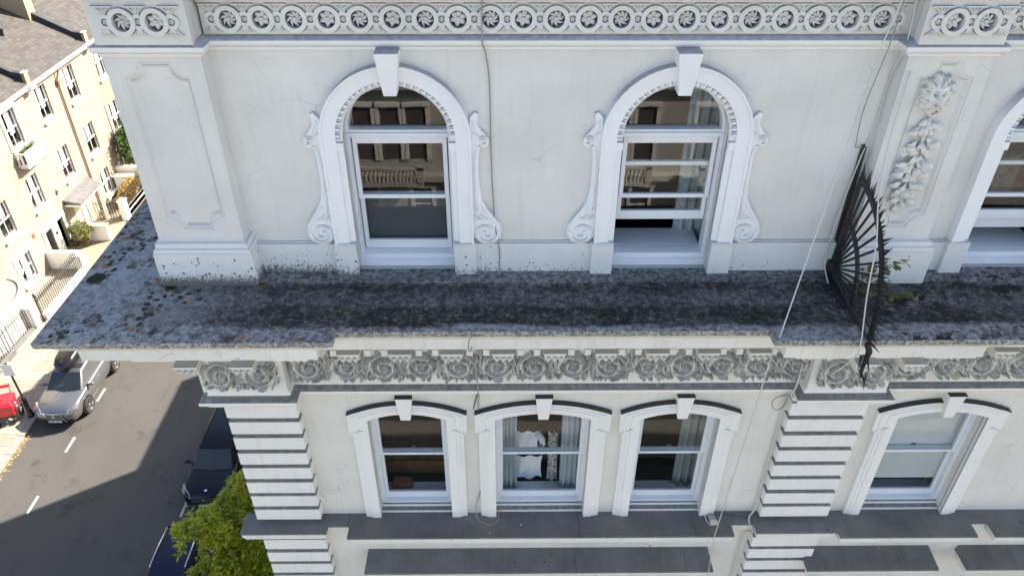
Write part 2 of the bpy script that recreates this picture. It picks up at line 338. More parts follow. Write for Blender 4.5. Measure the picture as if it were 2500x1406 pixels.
def slate():
    m, nt, b = nmat('roof_slate'); N = NT(nt); P = N.pos(); X, Y, Z = N.sep(P)
    cb = N.n('CombineXYZ'); N.l(Y, cb.inputs[0]); N.l(N.math('MULTIPLY', X, 1.12), cb.inputs[1])
    br = N.n('TexBrick'); br.inputs['Scale'].default_value = 1; br.inputs['Brick Width'].default_value = 0.30; br.inputs['Row Height'].default_value = 0.22; br.inputs['Mortar Size'].default_value = 0.012
    br.inputs['Color1'].default_value = (0.032, 0.029, 0.028, 1); br.inputs['Color2'].default_value = (0.060, 0.053, 0.050, 1); br.inputs['Mortar'].default_value = (0.025, 0.024, 0.024, 1)
    N.l(cb.outputs[0], br.inputs['Vector'])
    base = N.mix(N.math('MULTIPLY', N.ramp(N.noise(P, 1.6, 4), [(0.5, 0), (0.75, 1)]), 0.4), br.outputs['Color'], (0.088, 0.077, 0.067))
    N.l(base, b.inputs['Base Color']); b.inputs['Roughness'].default_value = 0.7; N.bump(br.outputs['Fac'], b, -0.6, 0.02); return m
M['slate'] = slate()
M['white'] = plain('white_paint', (0.78, 0.77, 0.74), 0.5, var=0.05); M['cream'] = plain('cream_paint', (0.62, 0.56, 0.42), 0.6, var=0.06)
M['lead'] = plain('lead_sheet', (0.12, 0.12, 0.125), 0.5, var=0.25, vs=4); M['pipe'] = plain('brown_pipe', (0.22, 0.13, 0.08), 0.5); M['black'] = plain('black_gloss', (0.01, 0.01, 0.011), 0.25)
M['terracotta'] = plain('dark_pot', (0.06, 0.045, 0.035), 0.7); M['red'] = plain('red_plastic', (0.62, 0.012, 0.03), 0.35, coat=0.3); M['redplaque'] = plain('red_tile', (0.42, 0.07, 0.035), 0.7)
M['opp'] = plain('cream_stucco_opposite', (0.46, 0.445, 0.41), 0.7, var=0.05, vs=1); M['tan'] = plain('sandy_path', (0.27, 0.21, 0.14), 0.9, var=0.08, vs=2)
def leaf_mat(name, a, b_, c):
    m, nt, b = nmat(name); N = NT(nt); oi = N.n('NewGeometry').outputs['Random Per Island']
    base = N.mix(N.ramp(N.noise(N.pos(), 1.7, 3), [(0.35, 0), (0.65, 1)]), a, b_); base = N.mix(N.ramp(oi, [(0.6, 0), (1.0, 0.8)]), base, c)
    N.l(base, b.inputs['Base Color']); b.inputs['Roughness'].default_value = 0.55
    tr = N.n('BsdfTranslucent'); N.l(base, tr.inputs[0]); mx = N.n('MixShader'); mx.inputs[0].default_value = 0.35
    out = nt.nodes['Material Output']; N.l(b.outputs[0], mx.inputs[1]); N.l(tr.outputs[0], mx.inputs[2]); N.l(mx.outputs[0], out.inputs[0]); return m
M['leaf_lime'] = leaf_mat('lime_leaf', (0.13, 0.18, 0.010), (0.44, 0.48, 0.020), (0.60, 0.56, 0.05))
M['leaf_dark'] = leaf_mat('dark_leaf', (0.03, 0.07, 0.012), (0.06, 0.12, 0.02), (0.10, 0.17, 0.03))
M['leaf_olive'] = leaf_mat('olive_leaf', (0.12, 0.13, 0.03), (0.17, 0.17, 0.05), (0.25, 0.23, 0.09))
M['leaf_autumn'] = leaf_mat('autumn_leaf', (0.22, 0.07, 0.02), (0.34, 0.25, 0.03), (0.45, 0.36, 0.03))
M['bark'] = plain('bark', (0.07, 0.055, 0.04), 0.9, var=0.3)
# ================================================================== ground, road, pavements
gm = MB(); gm.quad((-900, -900, -0.06), (900, -900, -0.06), (900, 900, -0.06), (-900, 900, -0.06)); struct(gm.build('ground', M['ground']))
rm = MB(); rm.quad((-19.62, -60, 0), (-9.85, -60, 0), (-9.85, 120, 0), (-19.62, 120, 0)); struct(rm.build('road', M['asphalt']))
rf = MB(); rf.quad((-9.85, -25, -0.004), (80, -25, -0.004), (80, -15, -0.004), (-9.85, -15, -0.004)); struct(rf.build('road', M['asphalt']))
for y in (11.2, 14.2, 17.1, 20.2, 8.2, 5.2):
    tm = MB(); tm.quad((-17.66, y, .004), (-17.56, y, .004), (-17.56, y + .8, .004), (-17.66, y + .8, .004)); struct(tm.build('bay_marking', M['paint']))
for y in (11.0, 16.4, 5.2):
    tm = MB(); tm.quad((-11.98, y, .004), (-11.88, y, .004), (-11.88, y + .75, .004), (-11.98, y + .75, .004)); struct(tm.build('bay_marking', M['paint']))
pv = MB(); pv.box(-24.4, -19.78, -30, 80, -.05, .095); pave = struct(pv.build('pavement', M['joint']))
km = MB(); km.box(-.145, .145, -.49, .49, -.1, .115); kme = km.mesh('kerb_stone', M['kerb'])
for i in range(22):
    k = link('kerb_stone', kme, pave, (-19.77 + .004 * random.uniform(-1, 1), 9.5 + i * 1.0, random.uniform(-.004, .004)))
# flagstones: coursed across the pavement, random lengths
fl = []
for v in range(6):
    w = (.55, .72, .9, .62, .8, 1.02)[v]; b = MB(); b.box(-w / 2 + .006, w / 2 - .006, -.318, .318, -.04, .112); fl.append((w, b.mesh('paving_slab', M['paving' if v % 2 else 'paving2'])))
y = 10.2
while y < 32:
    x = -19.92
    while x > -22.6:
        w, me = random.choice(fl)
        if x - w < -22.72: w, me = fl[0]
        if x - w < -23.3: break
        link('paving_slab', me, pave, (x - w / 2, y, random.uniform(-.004, .004))); x -= w
    y += .65
pe = MB(); pe.box(-9.85, -3.55, -.5, 80, -.05, .1); struct(pe.build('pavement', M['paving']))
pf = MB(); pf.box(-9.85, 60, -15.2, -13.02, -.05, .1); struct(pf.build('pavement', M['paving']))
pg = MB(); pg.box(-9.85, 60, -13.0, -.5, -.05, .06); struct(pg.build('unseen_front_ground', M['front_ground']))  # unseen ground kept dark so the lower panes reflect little
lm = MB()
for i in range(240):                                # fallen leaves along the kerb
    y = random.uniform(9.8, 15.2); x = -19.58 + abs(random.gauss(0, .09)); a = random.uniform(0, 6.28); s = random.uniform(.025, .055); z = .004 + random.uniform(0, .012)
    lm.quad(*[(x + s * math.cos(a + k * 1.57) * (1 if k % 2 else .6), y + s * math.sin(a + k * 1.57) * (1 if k % 2 else .6), z + (.006 if k == 1 else 0)) for k in range(4)])
fo = lm.build('fallen_leaves', plain('dry_leaf', (0.42, 0.23, 0.07), .8, var=.4)); fo['kind'] = 'stuff'; tag(fo, 'dry orange leaves scattered in the gutter along the kerb', 'fallen leaves')

# ================================================================== the white corner house
XS = 3.62                                            # party line between the two white houses
H1 = thing('stucco_house', 'white stucco corner house with two arched attic windows over three sash windows', 'house', (0, 10, 0), group='white stucco houses')
H2 = thing('stucco_house', 'white stucco house on the right with lion mask and fruit drop on its pier', 'house', (5.6, 10, 0), group='white stucco houses')

def wall_plane(mb, x0, x1, z0, z1, y, openings, depth):
    """front sheet with openings; opening = (xa, xb, zsill, [outline points from xa to xb along the head])"""
    xs = x0
    for xa, xb, zs, head in sorted(openings):
        mb.quad((xs, y, z0), (xa, y, z0), (xa, y, z1), (xs, y, z1))
        mb.quad((xa, y, z0), (xb, y, z0), (xb, y, zs), (xa, y, zs))
        pts = head
        for (a, za), (b, zb) in zip(pts[:-1], pts[1:]):
            if abs(a - b) > 1e-6: mb.quad((a, y, za), (b, y, zb), (b, y, z1), (a, y, z1))
        ring = [(xa, zs)] + pts + [(xb, zs)]
        for (a, za), (b, zb) in zip(ring, ring[1:] + ring[:1]):
            mb.quad((a, y, za), (b, y, zb), (b, y + depth, zb), (a, y + depth, za))
        xs = xb
    mb.quad((xs, y, z0), (x1, y, z0), (x1, y, z1), (xs, y, z1)); return mb
AR, AZ = .525, 19.875                                # arched windows: half width / springing height
def arch_open(cx): return (cx - AR, cx + AR, 18.31, [(cx - AR, AZ)] + [(cx + AR * math.cos(t), AZ + AR * math.sin(t)) for t in np.linspace(math.pi, 0, 25)][1:-1] + [(cx + AR, AZ)])
def seg_head(cx, hw, zc, rise, n=14):
    R = (hw * hw + rise * rise) / (2 * rise); c = zc + rise - R; a = math.asin(hw / R)
    return [(cx + R * math.sin(t), c + R * math.cos(t)) for t in np.linspace(-a, a, n + 1)]
def seg_open(cx, hw): return (cx - hw, cx + hw, 13.95, seg_head(cx, hw, 15.93, .11))
LOW = [(-1.275, .51), (.487, .622), (2.27, .515)]; LOW2 = [(5.69, .593), (8.2, .55)]
UPW = [-1.067, 1.692]; UPW2 = [5.53]
b = MB(); wall_plane(b, -3.4, XS, 17.6, 20.87, 0, [arch_open(c) for c in UPW], .3); b.build('upper_wall', M['wall_up'], H1)
b = MB(); wall_plane(b, XS, 9.2, 17.6, 20.87, 0, [arch_open(c) for c in UPW2], .3); b.build('upper_wall', M['wall_up'], H2)
b = MB(); wall_plane(b, -3.3, XS, 0, 16.58, .1, [seg_open(*c) for c in LOW], .3); b.build('lower_wall', M['wall_lo'], H1)
b = MB(); wall_plane(b, XS, 9.2, 0, 16.58, .1, [seg_open(*c) for c in LOW2], .3); b.build('lower_wall', M['wall_lo'], H2)
b = MB(); b.box(-3.42, -3.0, .05, 20.1, 0, 22.6); b.build('side_wall', M['wall_lo'], H1)
b = MB(); b.box(-3.41, 9.2, 6.2, 20.1, 0, 22.55); b.box(-3.41, 9.2, 19.9, 20.1, 0, 22.6); b.build('rear_block', M['wall_lo'], H1)
b = MB(); b.box(-3.7, XS, -.32, 20.1, 22.6, 22.85); b.box(-3.55, XS, -.16, 20.1, 22.4, 22.6); b.build('roof', M['lead'], H1)
b = MB(); b.box(XS, 9.2, -.32, 20.1, 22.6, 22.85); b.build('roof', M['lead'], H2)
# lower rear wings that throw the stepped shadow on the road
b = MB(); b.box(-3.41, 9.2, 20.12, 25.2, 0, 10.5); b.build('rear_wing', M['wall_lo'], H1)
b = MB(); b.box(-2.7, 9.2, 25.22, 60, 0, 10.5); b.build('rear_wing', M['wall_lo'], H1)

# ---- pilasters of the attic storey with sunk panels
def notched(x0, x1, z0, z1, r, n=6):
    p = []
    for cx, cz, a0, a1 in ((x0, z0, math.pi / 2, 0), (x1, z0, math.pi, math.pi / 2), (x1, z1, 1.5 * math.pi, math.pi), (x0, z1, 2 * math.pi, 1.5 * math.pi)):
        s = 0.03
        q = arc(cx, cz, r, a0, a1, n)
        p += q
    # small square steps where the quarter rounds meet the sides
    return p
def field(x0, x1, z0, z1, y, yb, centres, r=.084):
    yb += .05
    """flat frieze field pierced by the wells that hold the rosettes"""
    b = MB(); hs = [[(cx + r * math.cos(t), cz + r * math.sin(t)) for t in np.linspace(0, 2 * math.pi, 24, endpoint=False)] for cx, cz in centres]
    b.prism([(x0, z0), (x1, z0), (x1, z1), (x0, z1)], y, yb, facade, hs); b.box(x0, x1, yb - .006, yb + .03, z0, z1); return b
def pilaster(H, x0, x1, side_back):
    b = MB(); PX0, PX1, PZ0, PZ1 = x0 + .15, x1 - .13, 18.94, 20.69
    outer = [(x0, 18.8), (x1, 18.8), (x1, 20.76), (x0, 20.76)]
    h1 = notched(PX0, PX1, PZ0, PZ1, .145); h2 = notched(PX0 + .035, PX1 - .035, PZ0 + .035, PZ1 - .035, .145)
    h3 = notched(PX0 + .06, PX1 - .06, PZ0 + .06, PZ1 - .06, .145)
    loops = [[Vector((a, c, 0)) for a, c in L] for L in (outer, h1)]
    flat = [p for L in loops for p in L]
    b.add([(p.x, -.2, p.y) for p in flat], tessellate_polygon(loops))
    def ringq(a, ya, c, yc):
        n = len(a)
        for i in range(n): j = (i + 1) % n; b.quad((a[i][0], ya, a[i][1]), (a[j][0], ya, a[j][1]), (c[j][0], yc, c[j][1]), (c[i][0], yc, c[i][1]))
    ringq(h1, -.2, h1, -.193); ringq(h1, -.193, h2, -.18); ringq(h2, -.18, h2, -.19); ringq(h2, -.19, h3, -.172)
    b.add([(a, -.172, c) for a, c in h3], tessellate_polygon([[Vector((a, c, 0)) for a, c in h3]]))
    b.quad((x0, -.2, 18.8), (x0, -.2, 20.76), (x0, side_back, 20.76), (x0, side_back, 18.8)); b.quad((x1, -.2, 18.8), (x1, -.2, 20.76), (x1, .02, 20.76), (x1, .02, 18.8))
    P_ = b.build('pilaster', M['wall_up'], H)
    b = MB(); b.box(x0 - .075, x1 + .075, -.275, side_back, 18.15, 18.68)
    b.sweep([(0, 18.68), (.07, 18.68), (.06, 18.72), (.045, 18.73), (.04, 18.78), (.015, 18.8), (0, 18.83)], [(x0, side_back), (x0, -.2), (x1, -.2), (x1, .02)])
    b.build('pilaster_base', M['plinth'], P_, bevel=.006)
    b = MB(); b.box(x0 + .012, x1 - .012, -.12, side_back, 20.86, 21.26); b.box(x0 - .02, x1 + .02, -.3, side_back, 21.26, 21.33); b.box(x0 - .06, x1 + .06, -.36, side_back, 21.33, 22.4)
    b.build('frieze_block', M['wall_up'], P_, bevel=.006); fx = (-3.30, 3.93)[x0 > 0]
    field(x0 + .01, x1 - .01, 20.86, 21.26, -.27, -.2, [(fx, 21.065), (fx + .285, 21.065)]).build('field', M['wall_up'], P_)
    return P_
PL1 = pilaster(H1, -3.61, -2.73, .6); PL2 = pilaster(H2, 3.67, 4.46, .02)
def upper_path(H):
    return [(-3.6, 20), (-3.6, -.2), (-2.73, -.2), (-2.73, 0), (XS, 0)] if H is H1 else [(XS, 0), (3.67, 0), (3.67, -.2), (4.46, -.2), (4.46, 0), (9.2, 0)]
for H in (H1, H2):
    b = MB(); b.sweep([(0, 20.74), (.02, 20.74), (.025, 20.765), (.05, 20.775), (.07, 20.80), (.072, 20.835), (.055, 20.855), (.015, 20.875), (0, 20.885)], upper_path(H)); b.build('string_moulding', M['trim_up'], H, smooth=True, angle=40)
    b = MB(); x0, x1 = (-2.72, XS) if H is H1 else (4.47, 9.2)
    x1 = x1 if H is H2 else 3.70; b.box(x0, x1, -.05, .05, 21.165, 21.2); b.box(x0, x1, -.1, .05, 21.2, 22.4); UF = b.build('frieze', M['wall_up'], H)
    hx = [(-2.469 + .2938 * i, 21.02) for i in range(21)] if H is H1 else [(4.80 + .2938 * i, 21.02) for i in range(6)]
    field(x0, x1 if H is H2 else 3.70, 20.88, 21.165, -.02, .05, hx).build('field', M['wall_up'], UF)
    if H is H1: UF1 = UF
    else: UF2 = UF
    b = MB(); segs = [(-2.66, UPW[0] - .735)] + [(UPW[0] + .735, UPW[1] - .735), (UPW[1] + .735, XS)] if H is H1 else [(4.53, UPW2[0] - .735), (UPW2[0] + .735, 9.2)]
    for a, c in segs: b = MB(); b.box(a, c, -.055, .02, 18.15, 18.66); b.box(a, c, -.03, .02, 18.66, 18.675); b.build('plinth_course', M['plinth'], H, bevel=.006)

# ---- guilloche frieze of the attic: rings, pinwheels, daisies, palmettes (shared meshes)
def disc_ring(ro, ri, d0, d1, n=28):
    b = MB(); p = [(ro * math.cos(t), ro * math.sin(t)) for t in np.linspace(0, 2 * math.pi, n, endpoint=False)]; h = [(ri * math.cos(t), ri * math.sin(t)) for t in np.linspace(0, 2 * math.pi, n, endpoint=False)]
    b.prism(p, d0, d1, facade, [h]); return b
def petal(b, a, r0, r1, w, twist, d, n=5):
    vs = []; rows = n
    for i in range(rows + 1):
        t = i / rows; r = r0 + (r1 - r0) * t; aa = a + twist * t; ww = w * math.sin(math.pi * min(1, .18 + .8 * t)) ** .7 * (1 if t < .97 else .55)
        for s_, dd in ((-1, -d * .25), (0, -d), (1, -d * .35)):
            vs.append((r * math.cos(aa) - s_ * ww * math.sin(aa), dd + .024, r * math.sin(aa) + s_ * ww * math.cos(aa)))
    fs = []
    for i in range(rows):
        for k in range(2): fs.append((i * 3 + k, i * 3 + k + 1, (i + 1) * 3 + k + 1, (i + 1) * 3 + k))
    b.add(vs, fs)
def rosette(kind):
    b = MB()
    for k in range(8 if kind else 6): petal(b, k * 2 * math.pi / (8 if kind else 6) + .3, .015, .079, .0165 if kind else .0235, .8 if kind else 0, .03)
    b.lathe([(.02, .1), (.02, -.01), (.012, -.02), (.001, -.022)], 10, axis='y'); return b.mesh('pinwheel_rosette' if kind else 'daisy_rosette', M['wall_up'], True)
ringM = disc_ring(.120, .080, -.040, 0).mesh('guilloche_ring', M['wall_up']); smallM = disc_ring(.066, .034, -.034, 0, 20).mesh('small_ring', M['wall_up'])
b = MB()
for k in range(5): petal(b, k * 1.2566, .003, .028, .010, 0, .02, 3)
b.v = [(x, y - .03, z) for x, y, z in b.v]; budM = b.mesh('bud', M['wall_up'], True)
def palmette(sg):
    b = MB(); H_ = .078; pts = [(.020 + .065 * (t ** 1.8), H_ * t) for t in np.linspace(0, 1, 8)]
    b.prism([(x, sg * z) for x, z in pts] + [(-x, sg * z) for x, z in pts[::-1]], 0, -.022, facade)
    for k in (-1.5, -.5, .5, 1.5): b.tube([(k * .008, -.022, sg * .012), (k * .014, -.032, sg * .045), (k * .036, -.026, sg * .075)], [.004, .008, .005], 5)
    if sg > 0: b.box(-.092, .092, -.04, 0, .074, .086)
    return b.mesh('palmette', M['wall_up'], True, 40)
palU, palD = palmette(1), palmette(-1); PW, DA = rosette(1), rosette(0)
def guilloche(par, x, y, n, z, flip=0, pitch=.2938):
    for i in range(n):
        X = x + i * pitch
        link('guilloche_ring', ringM, par, (X, y, z)); link('rosette', DA if (i + flip) % 2 else PW, par, (X, y, z), rot=(0, random.uniform(-.3, .3), 0))
    for i in range(n + 1):
        X = x + (i - .5) * pitch
        link('small_ring', smallM, par, (X, y + .006, z)); link('rosette_bud', budM, par, (X, y, z)); link('palmette', palU, par, (X, y, z + .052)); link('palmette', palD, par, (X, y, z - .038))
guilloche(UF1, -2.469, -.02, 21, 21.02)
b = MB(); 
guilloche(PL1, -3.30, -.27, 2, 21.065, pitch=.285); guilloche(PL2, 3.93, -.27, 2, 21.065, 1, pitch=.285); guilloche(UF2, 4.80, -.02, 6, 21.02)

# ---- arched windows
def arch_profile_sweep(cx, prof, z0):
    """profile (offset from the opening edge outwards, y) along leg-arc-leg"""
    path = [(cx - AR, z0, -1, 0), (cx - AR, AZ, -1, 0)] + [(cx + AR * math.cos(t), AZ + AR * math.sin(t), math.cos(t), math.sin(t)) for t in np.linspace(math.pi, 0, 33)[1:-1]] + [(cx + AR, AZ, 1, 0), (cx + AR, z0, 1, 0)]
    b = MB(); N = len(prof); vs = [(x + nx * o, y, z + nz * o) for x, z, nx, nz in path for o, y in prof]; fs = []
    for i in range(len(path) - 1):
        for k in range(N): l = (k + 1) % N; fs.append((i * N + k, i * N + l, (i + 1) * N + l, (i + 1) * N + k))
    fs += [tuple(range(N)), tuple((len(path) - 1) * N + k for k in reversed(range(N)))]
    return b.add(vs, fs)
SC = [(0, 1.40), (.05, 1.46), (.085, 1.44), (.07, 1.38), (.075, 1.33), (.12, 1.26), (.165, 1.21), (.185, 1.16), (.175, 1.11), (.135, 1.09), (.1, 1.115), (.085, 1.05), (.078, .95), (.075, .8), (.08, .66), (.10, .52), (.16, .40), (.23, .30), (.28, .22), (.305, .13), (.29, .05), (.24, -.01), (.17, -.035), (.09, -.02), (.03, .03), (0, .08)]
def scroll_mesh():
    b = MB(); b.prism(SC, 0, -.045, facade)
    rim = [(.1, 1.115), (.075, 1.05), (.062, .95), (.055, .8), (.06, .66), (.085, .52), (.15, .40), (.22, .30), (.27, .22), (.29, .13)]
    sp = [(.155 + r * math.cos(a), .115 + r * math.sin(a)) for r, a in ((.135 - .115 * t, .1 - 10.6 * t) for t in np.linspace(0, 1, 40))]
    pts = rim + sp
    b.tube([(x - .012, -.05, z) for x, z in pts], [.018] * len(rim) + list(np.linspace(.022, .014, len(sp))), 6)
    for r, a0, cx, cz in ((.05, 0, .13, 1.165),): b.tube([(cx + (r - .04 * t) * math.cos(2.4 - 8.5 * t), -.05, cz + (r - .04 * t) * math.sin(2.4 - 8.5 * t)) for t in np.linspace(0, 1, 18)], .014, 5)
    for pth, w in (([(.03, .62), (.06, .50), (.075, .40), (.06, .30)], .026), ([(.02, .42), (.07, .33), (.12, .29), (.17, .28)], .02), ([(.02, .33), (.05, .28), (.09, .265)], .018), ([(.03, 1.38), (.07, 1.30), (.10, 1.22)], .022), ([(.02, 1.26), (.06, 1.22), (.09, 1.17)], .016)):
        b.tube([(x, -.048, z) for x, z in pth], [w * .35] + [w] * (len(pth) - 2) + [w * .3], 6)
    return b.mesh('scroll_bracket', M['trim_up'], True, 50)
scrM = scroll_mesh()
b = MB(); b.ball((0, 0, 0), .024, 8, 5, 1, 1.35); eggM_v = (b.v, b.f)
def arch_window(H, cx, lift, fan_h, interior):
    # dressed surround
    S = arch_profile_sweep(cx, [(0, .02), (0, -.04), (.012, -.048), (.055, -.052), (.062, -.085), (.185, -.092), (.19, -.108), (.215, -.112), (.215, .02)], 18.69).build('window_surround', M['trim_up'], H, smooth=True, angle=35)
    b = MB()
    for t in np.linspace(.06, math.pi - .06, 27):
        if abs(t - math.pi / 2) < .1: continue
        c, s = math.cos(t), math.sin(t)
        for q, rr in ((0, 1.0), (.052, .42)):
            a = t + q
            b.add([(cx + math.cos(a) * (.566 + v[2]) - math.sin(a) * v[0] * rr, -.066 + v[1] * .9, AZ + math.sin(a) * (.566 + v[2]) + math.cos(a) * v[0] * rr) for v in eggM_v[0]], eggM_v[1])
    b.build('egg_and_dart', M['trim_up'], S, smooth=True)['kind'] = 'stuff'
    for s in (-1, 1):
        b = MB(); b.box(min(cx + s * (AR - .004), cx + s * (AR + .062)), max(cx + s * (AR - .004), cx + s * (AR + .062)), -.082, -.02, 19.75, 19.84); b.build('impost_stop', M['trim_up'], S, bevel=.005)
        b = MB(); a, c = sorted((cx + s * (AR + .0), cx + s * (AR + .235))); b.box(a, c, -.112, .02, 18.15, 18.67); b.box(a - .004, c + .004, -.116, .02, 18.67, 18.69)
        b.build('pedestal_block', M['plinth'], S, bevel=.006)
        if H is H1: sc_ = link('scroll_bracket', scrM, S, (cx + s * (AR + .205), -.0, 18.68)); sc_.scale = (s, 1, 1)
    b = MB(); k = [(-.062, 20.345), (.062, 20.345), (.112, 20.76), (-.112, 20.76)]; vs = [(cx + a, y, z) for y in (-.21,) for a, z in k] + [(cx + a * 1.02, .02, z) for a, z in k]
    vs[0] = (cx - .062, -.165, 20.345); vs[1] = (cx + .062, -.165, 20.345)
    b.add(vs, [(0, 1, 2, 3), (0, 1, 5, 4), (1, 2, 6, 5), (2, 3, 7, 6), (3, 0, 4, 7)]); b.build('keystone', M['trim_up'], S, bevel=.008)
    # sash window set back in the reveal
    Y = .15
    fr = MB()
    prof = [(0, Y - .03), (-.03, Y - .03), (-.035, Y + .02), (-.035, Y + .12), (0, Y + .12)]
    fr2 = arch_profile_sweep(cx, prof, 18.32)
    fr2.box(cx - AR + .02, cx + AR - .02, Y - .02, Y + .1, 19.80, 19.885); fr2.box(cx - AR + .01, cx + AR - .01, Y - .05, Y - .02, 19.83, 19.86)
    fr2.box(cx - AR, cx + AR, Y - .05, Y + .1, 18.38, 18.44); fr2.box(cx - AR, cx + AR, Y - .10, Y + .1, 18.31, 18.38)
    W = fr2.build('arched_window', M['frame'], H, bevel=.004)
    b = MB(); n = 24; b.add([(cx, Y + .05, 19.885)] + [(cx + (AR - .03) * math.cos(t), Y + .05, max(19.885, AZ + (AR - .03) * math.sin(t))) for t in np.linspace(0, math.pi, n + 1)], [tuple(range(n + 2))]); b.build('pane', M['glass'], W)
    x0, x1 = cx - AR + .045, cx + AR - .045
    def sash(z0, z1, y, top, bot, name='sash'):
        b = MB(); b.box(x0, x0 + .045, y, y + .045, z0, z1); b.box(x1 - .045, x1, y, y + .045, z0, z1); b.box(x0 + .045, x1 - .045, y, y + .045, z1 - top, z1); b.box(x0 + .045, x1 - .045, y, y + .045, z0, z0 + bot)
        b.build(name, M['frame'], W, bevel=.004); b = MB(); b.quad((x0 + .04, y + .022, z0 + bot - .005), (x1 - .04, y + .022, z0 + bot - .005), (x1 - .04, y + .022, z1 - top + .005), (x0 + .04, y + .022, z1 - top + .005)); b.build('pane', M['glass'], W)
    sash(19.095, 19.80, Y + .01, .075, .045); sash(18.445 + lift, 19.135 + lift, Y + .06, .045, .105)
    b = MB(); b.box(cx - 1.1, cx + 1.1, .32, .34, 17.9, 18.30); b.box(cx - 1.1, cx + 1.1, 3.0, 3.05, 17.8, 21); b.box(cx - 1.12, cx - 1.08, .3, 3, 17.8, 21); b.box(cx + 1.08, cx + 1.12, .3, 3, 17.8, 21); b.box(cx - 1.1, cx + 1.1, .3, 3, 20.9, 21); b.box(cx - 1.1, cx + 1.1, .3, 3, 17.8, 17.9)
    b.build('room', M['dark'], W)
    b = MB(); b.box(cx - AR + .03, cx + AR - .03, Y + .125, Y + .48, 18.40, 18.44); b.build('inner_sill', M['frame'], W)
    return W
arch_window(H1, UPW[0], 0, 0, 0); arch_window(H1, UPW[1], .36, 0, 0); arch_window(H2, UPW2[0], .36, 0, 0)

# ---- the great cornice: weathered ledge slab, fascia, modillions, dentils
def ledge(H, pieces, side=False):
    b = MB()
    for (x0, x1, yf) in pieces:
        A_ = [(x0, yf, 18.245), (x1, yf, 18.245), (x1, -.24, 18.275), (x0 if not (side and x0 < -4) else -3.72, -.24, 18.275)]
        b.quad(*A_)
        b.quad((x0, yf, 18.18), (x1, yf, 18.18), (x1, yf, 18.245), (x0, yf, 18.245))
        xa = max(x0, -3.72) if side else x0
        b.quad((xa, -.24, 18.275), (x1, -.24, 18.275), (x1, -.22, 18.298), (xa, -.22, 18.298)); b.quad((xa, -.22, 18.298), (x1, -.22, 18.298), (x1, .2, 18.312), (xa, .2, 18.312))
        b.quad((x0, yf, 18.18), (x1, yf, 18.18), (x1, .1, 18.18), (x0, .1, 18.18))
    for (a, c) in zip(pieces[:-1], pieces[1:]):
        ya, yb = sorted((a[2], c[2])); x = a[1]; b.quad((x, ya, 18.18), (x, yb, 18.18), (x, yb, 18.245), (x, ya, 18.245))
    if side:
        b.quad((-4.64, 20, 18.245), (-4.64, -1.21, 18.245), (-3.72, -.24, 18.275), (-3.72, 20, 18.275)); b.quad((-4.64, 20, 18.18), (-4.64, -1.21, 18.18), (-4.64, -1.21, 18.245), (-4.64, 20, 18.245))
        b.quad((-3.72, -.24, 18.275), (-3.72, 20, 18.275), (-3.55, 20, 18.31), (-3.55, -.24, 18.31)); b.quad((-4.64, 20, 18.18), (-4.64, -1.21, 18.18), (-3.4, -1.21, 18.18), (-3.4, 20, 18.18))
    me = b.build('cornice_ledge', M['ledge'], H); return me
ledge(H1, [(-4.64, -1.70, -1.21), (-1.70, 2.665, -1.05), (2.665, XS, -1.21)], True); ledge(H2, [(XS, 5.25, -1.21), (5.25, 9.2, -1.05)])
p1 = [(-4.56, 20), (-4.56, -1.13), (-1.78, -1.13), (-1.78, -.97), (2.745, -.97), (2.745, -1.13), (XS, -1.13)]
p2 = [(XS, -1.13), (5.17, -1.13), (5.17, -.97), (9.2, -.97)]
FP = [(-.8, 18.18), (.03, 18.18), (.028, 18.155), (.01, 18.13), (-.025, 18.10), (-.03, 18.085), (-.05, 18.06), (-.075, 18.025), (-.11, 18.005), (-.155, 17.998), (-.165, 17.98), (-.17, 17.81), (-.8, 17.81)]
for H, pp in ((H1, p1), (H2, p2)):
    b = MB(); b.sweep(FP, pp); F_ = b.build('cornice_fascia', M['fascia'], H)
    if H is H1: F1 = F_
    else: F2 = F_
def modillion():
    b = MB(); sil = [(-.02, 0), (.52, 0), (.52, -.035), (.50, -.07), (.46, -.085), (.40, -.075), (.2, -.11), (.08, -.15), (-.02, -.16)]
    b.prism([(a, c * 1.25) for a, c in sil], -.11, .11, lambda a, c, d: (d, -a, c)); b.box(-.125, .125, -.54, .02, 0, .02)
    for x in (-.07, 0, .07): b.tube([(x, -.53, -.03), (x, -.5, -.095), (x, -.42, -.108), (x, -.2, -.145), (x, -.08, -.19)], .024, 5)
    return b.mesh('modillion', M['relief'], True, 40)
modM = modillion(); b = MB(); b.box(-.035, .035, -.10, 0, -.085, 0); denM = b.mesh('dentil', M['trim_lo'])
def mods(par, xs, y): 
    for x in xs: link('modillion', modM, par, (x, y, 17.60))
mods(F1, [-3.42, -2.82], -.32); mods(F1, [-2.28 + i * .565 for i in range(11)], -.12); mods(F2, [3.9, 4.42], -.32); mods(F2, [4.95 + i * .565 for i in range(6)], -.12)
for y in (.3, 1.0, 1.7, 2.4): link('modillion', modM, F1, (-3.66, y, 17.60), rot=(0, 0, -math.pi / 2))

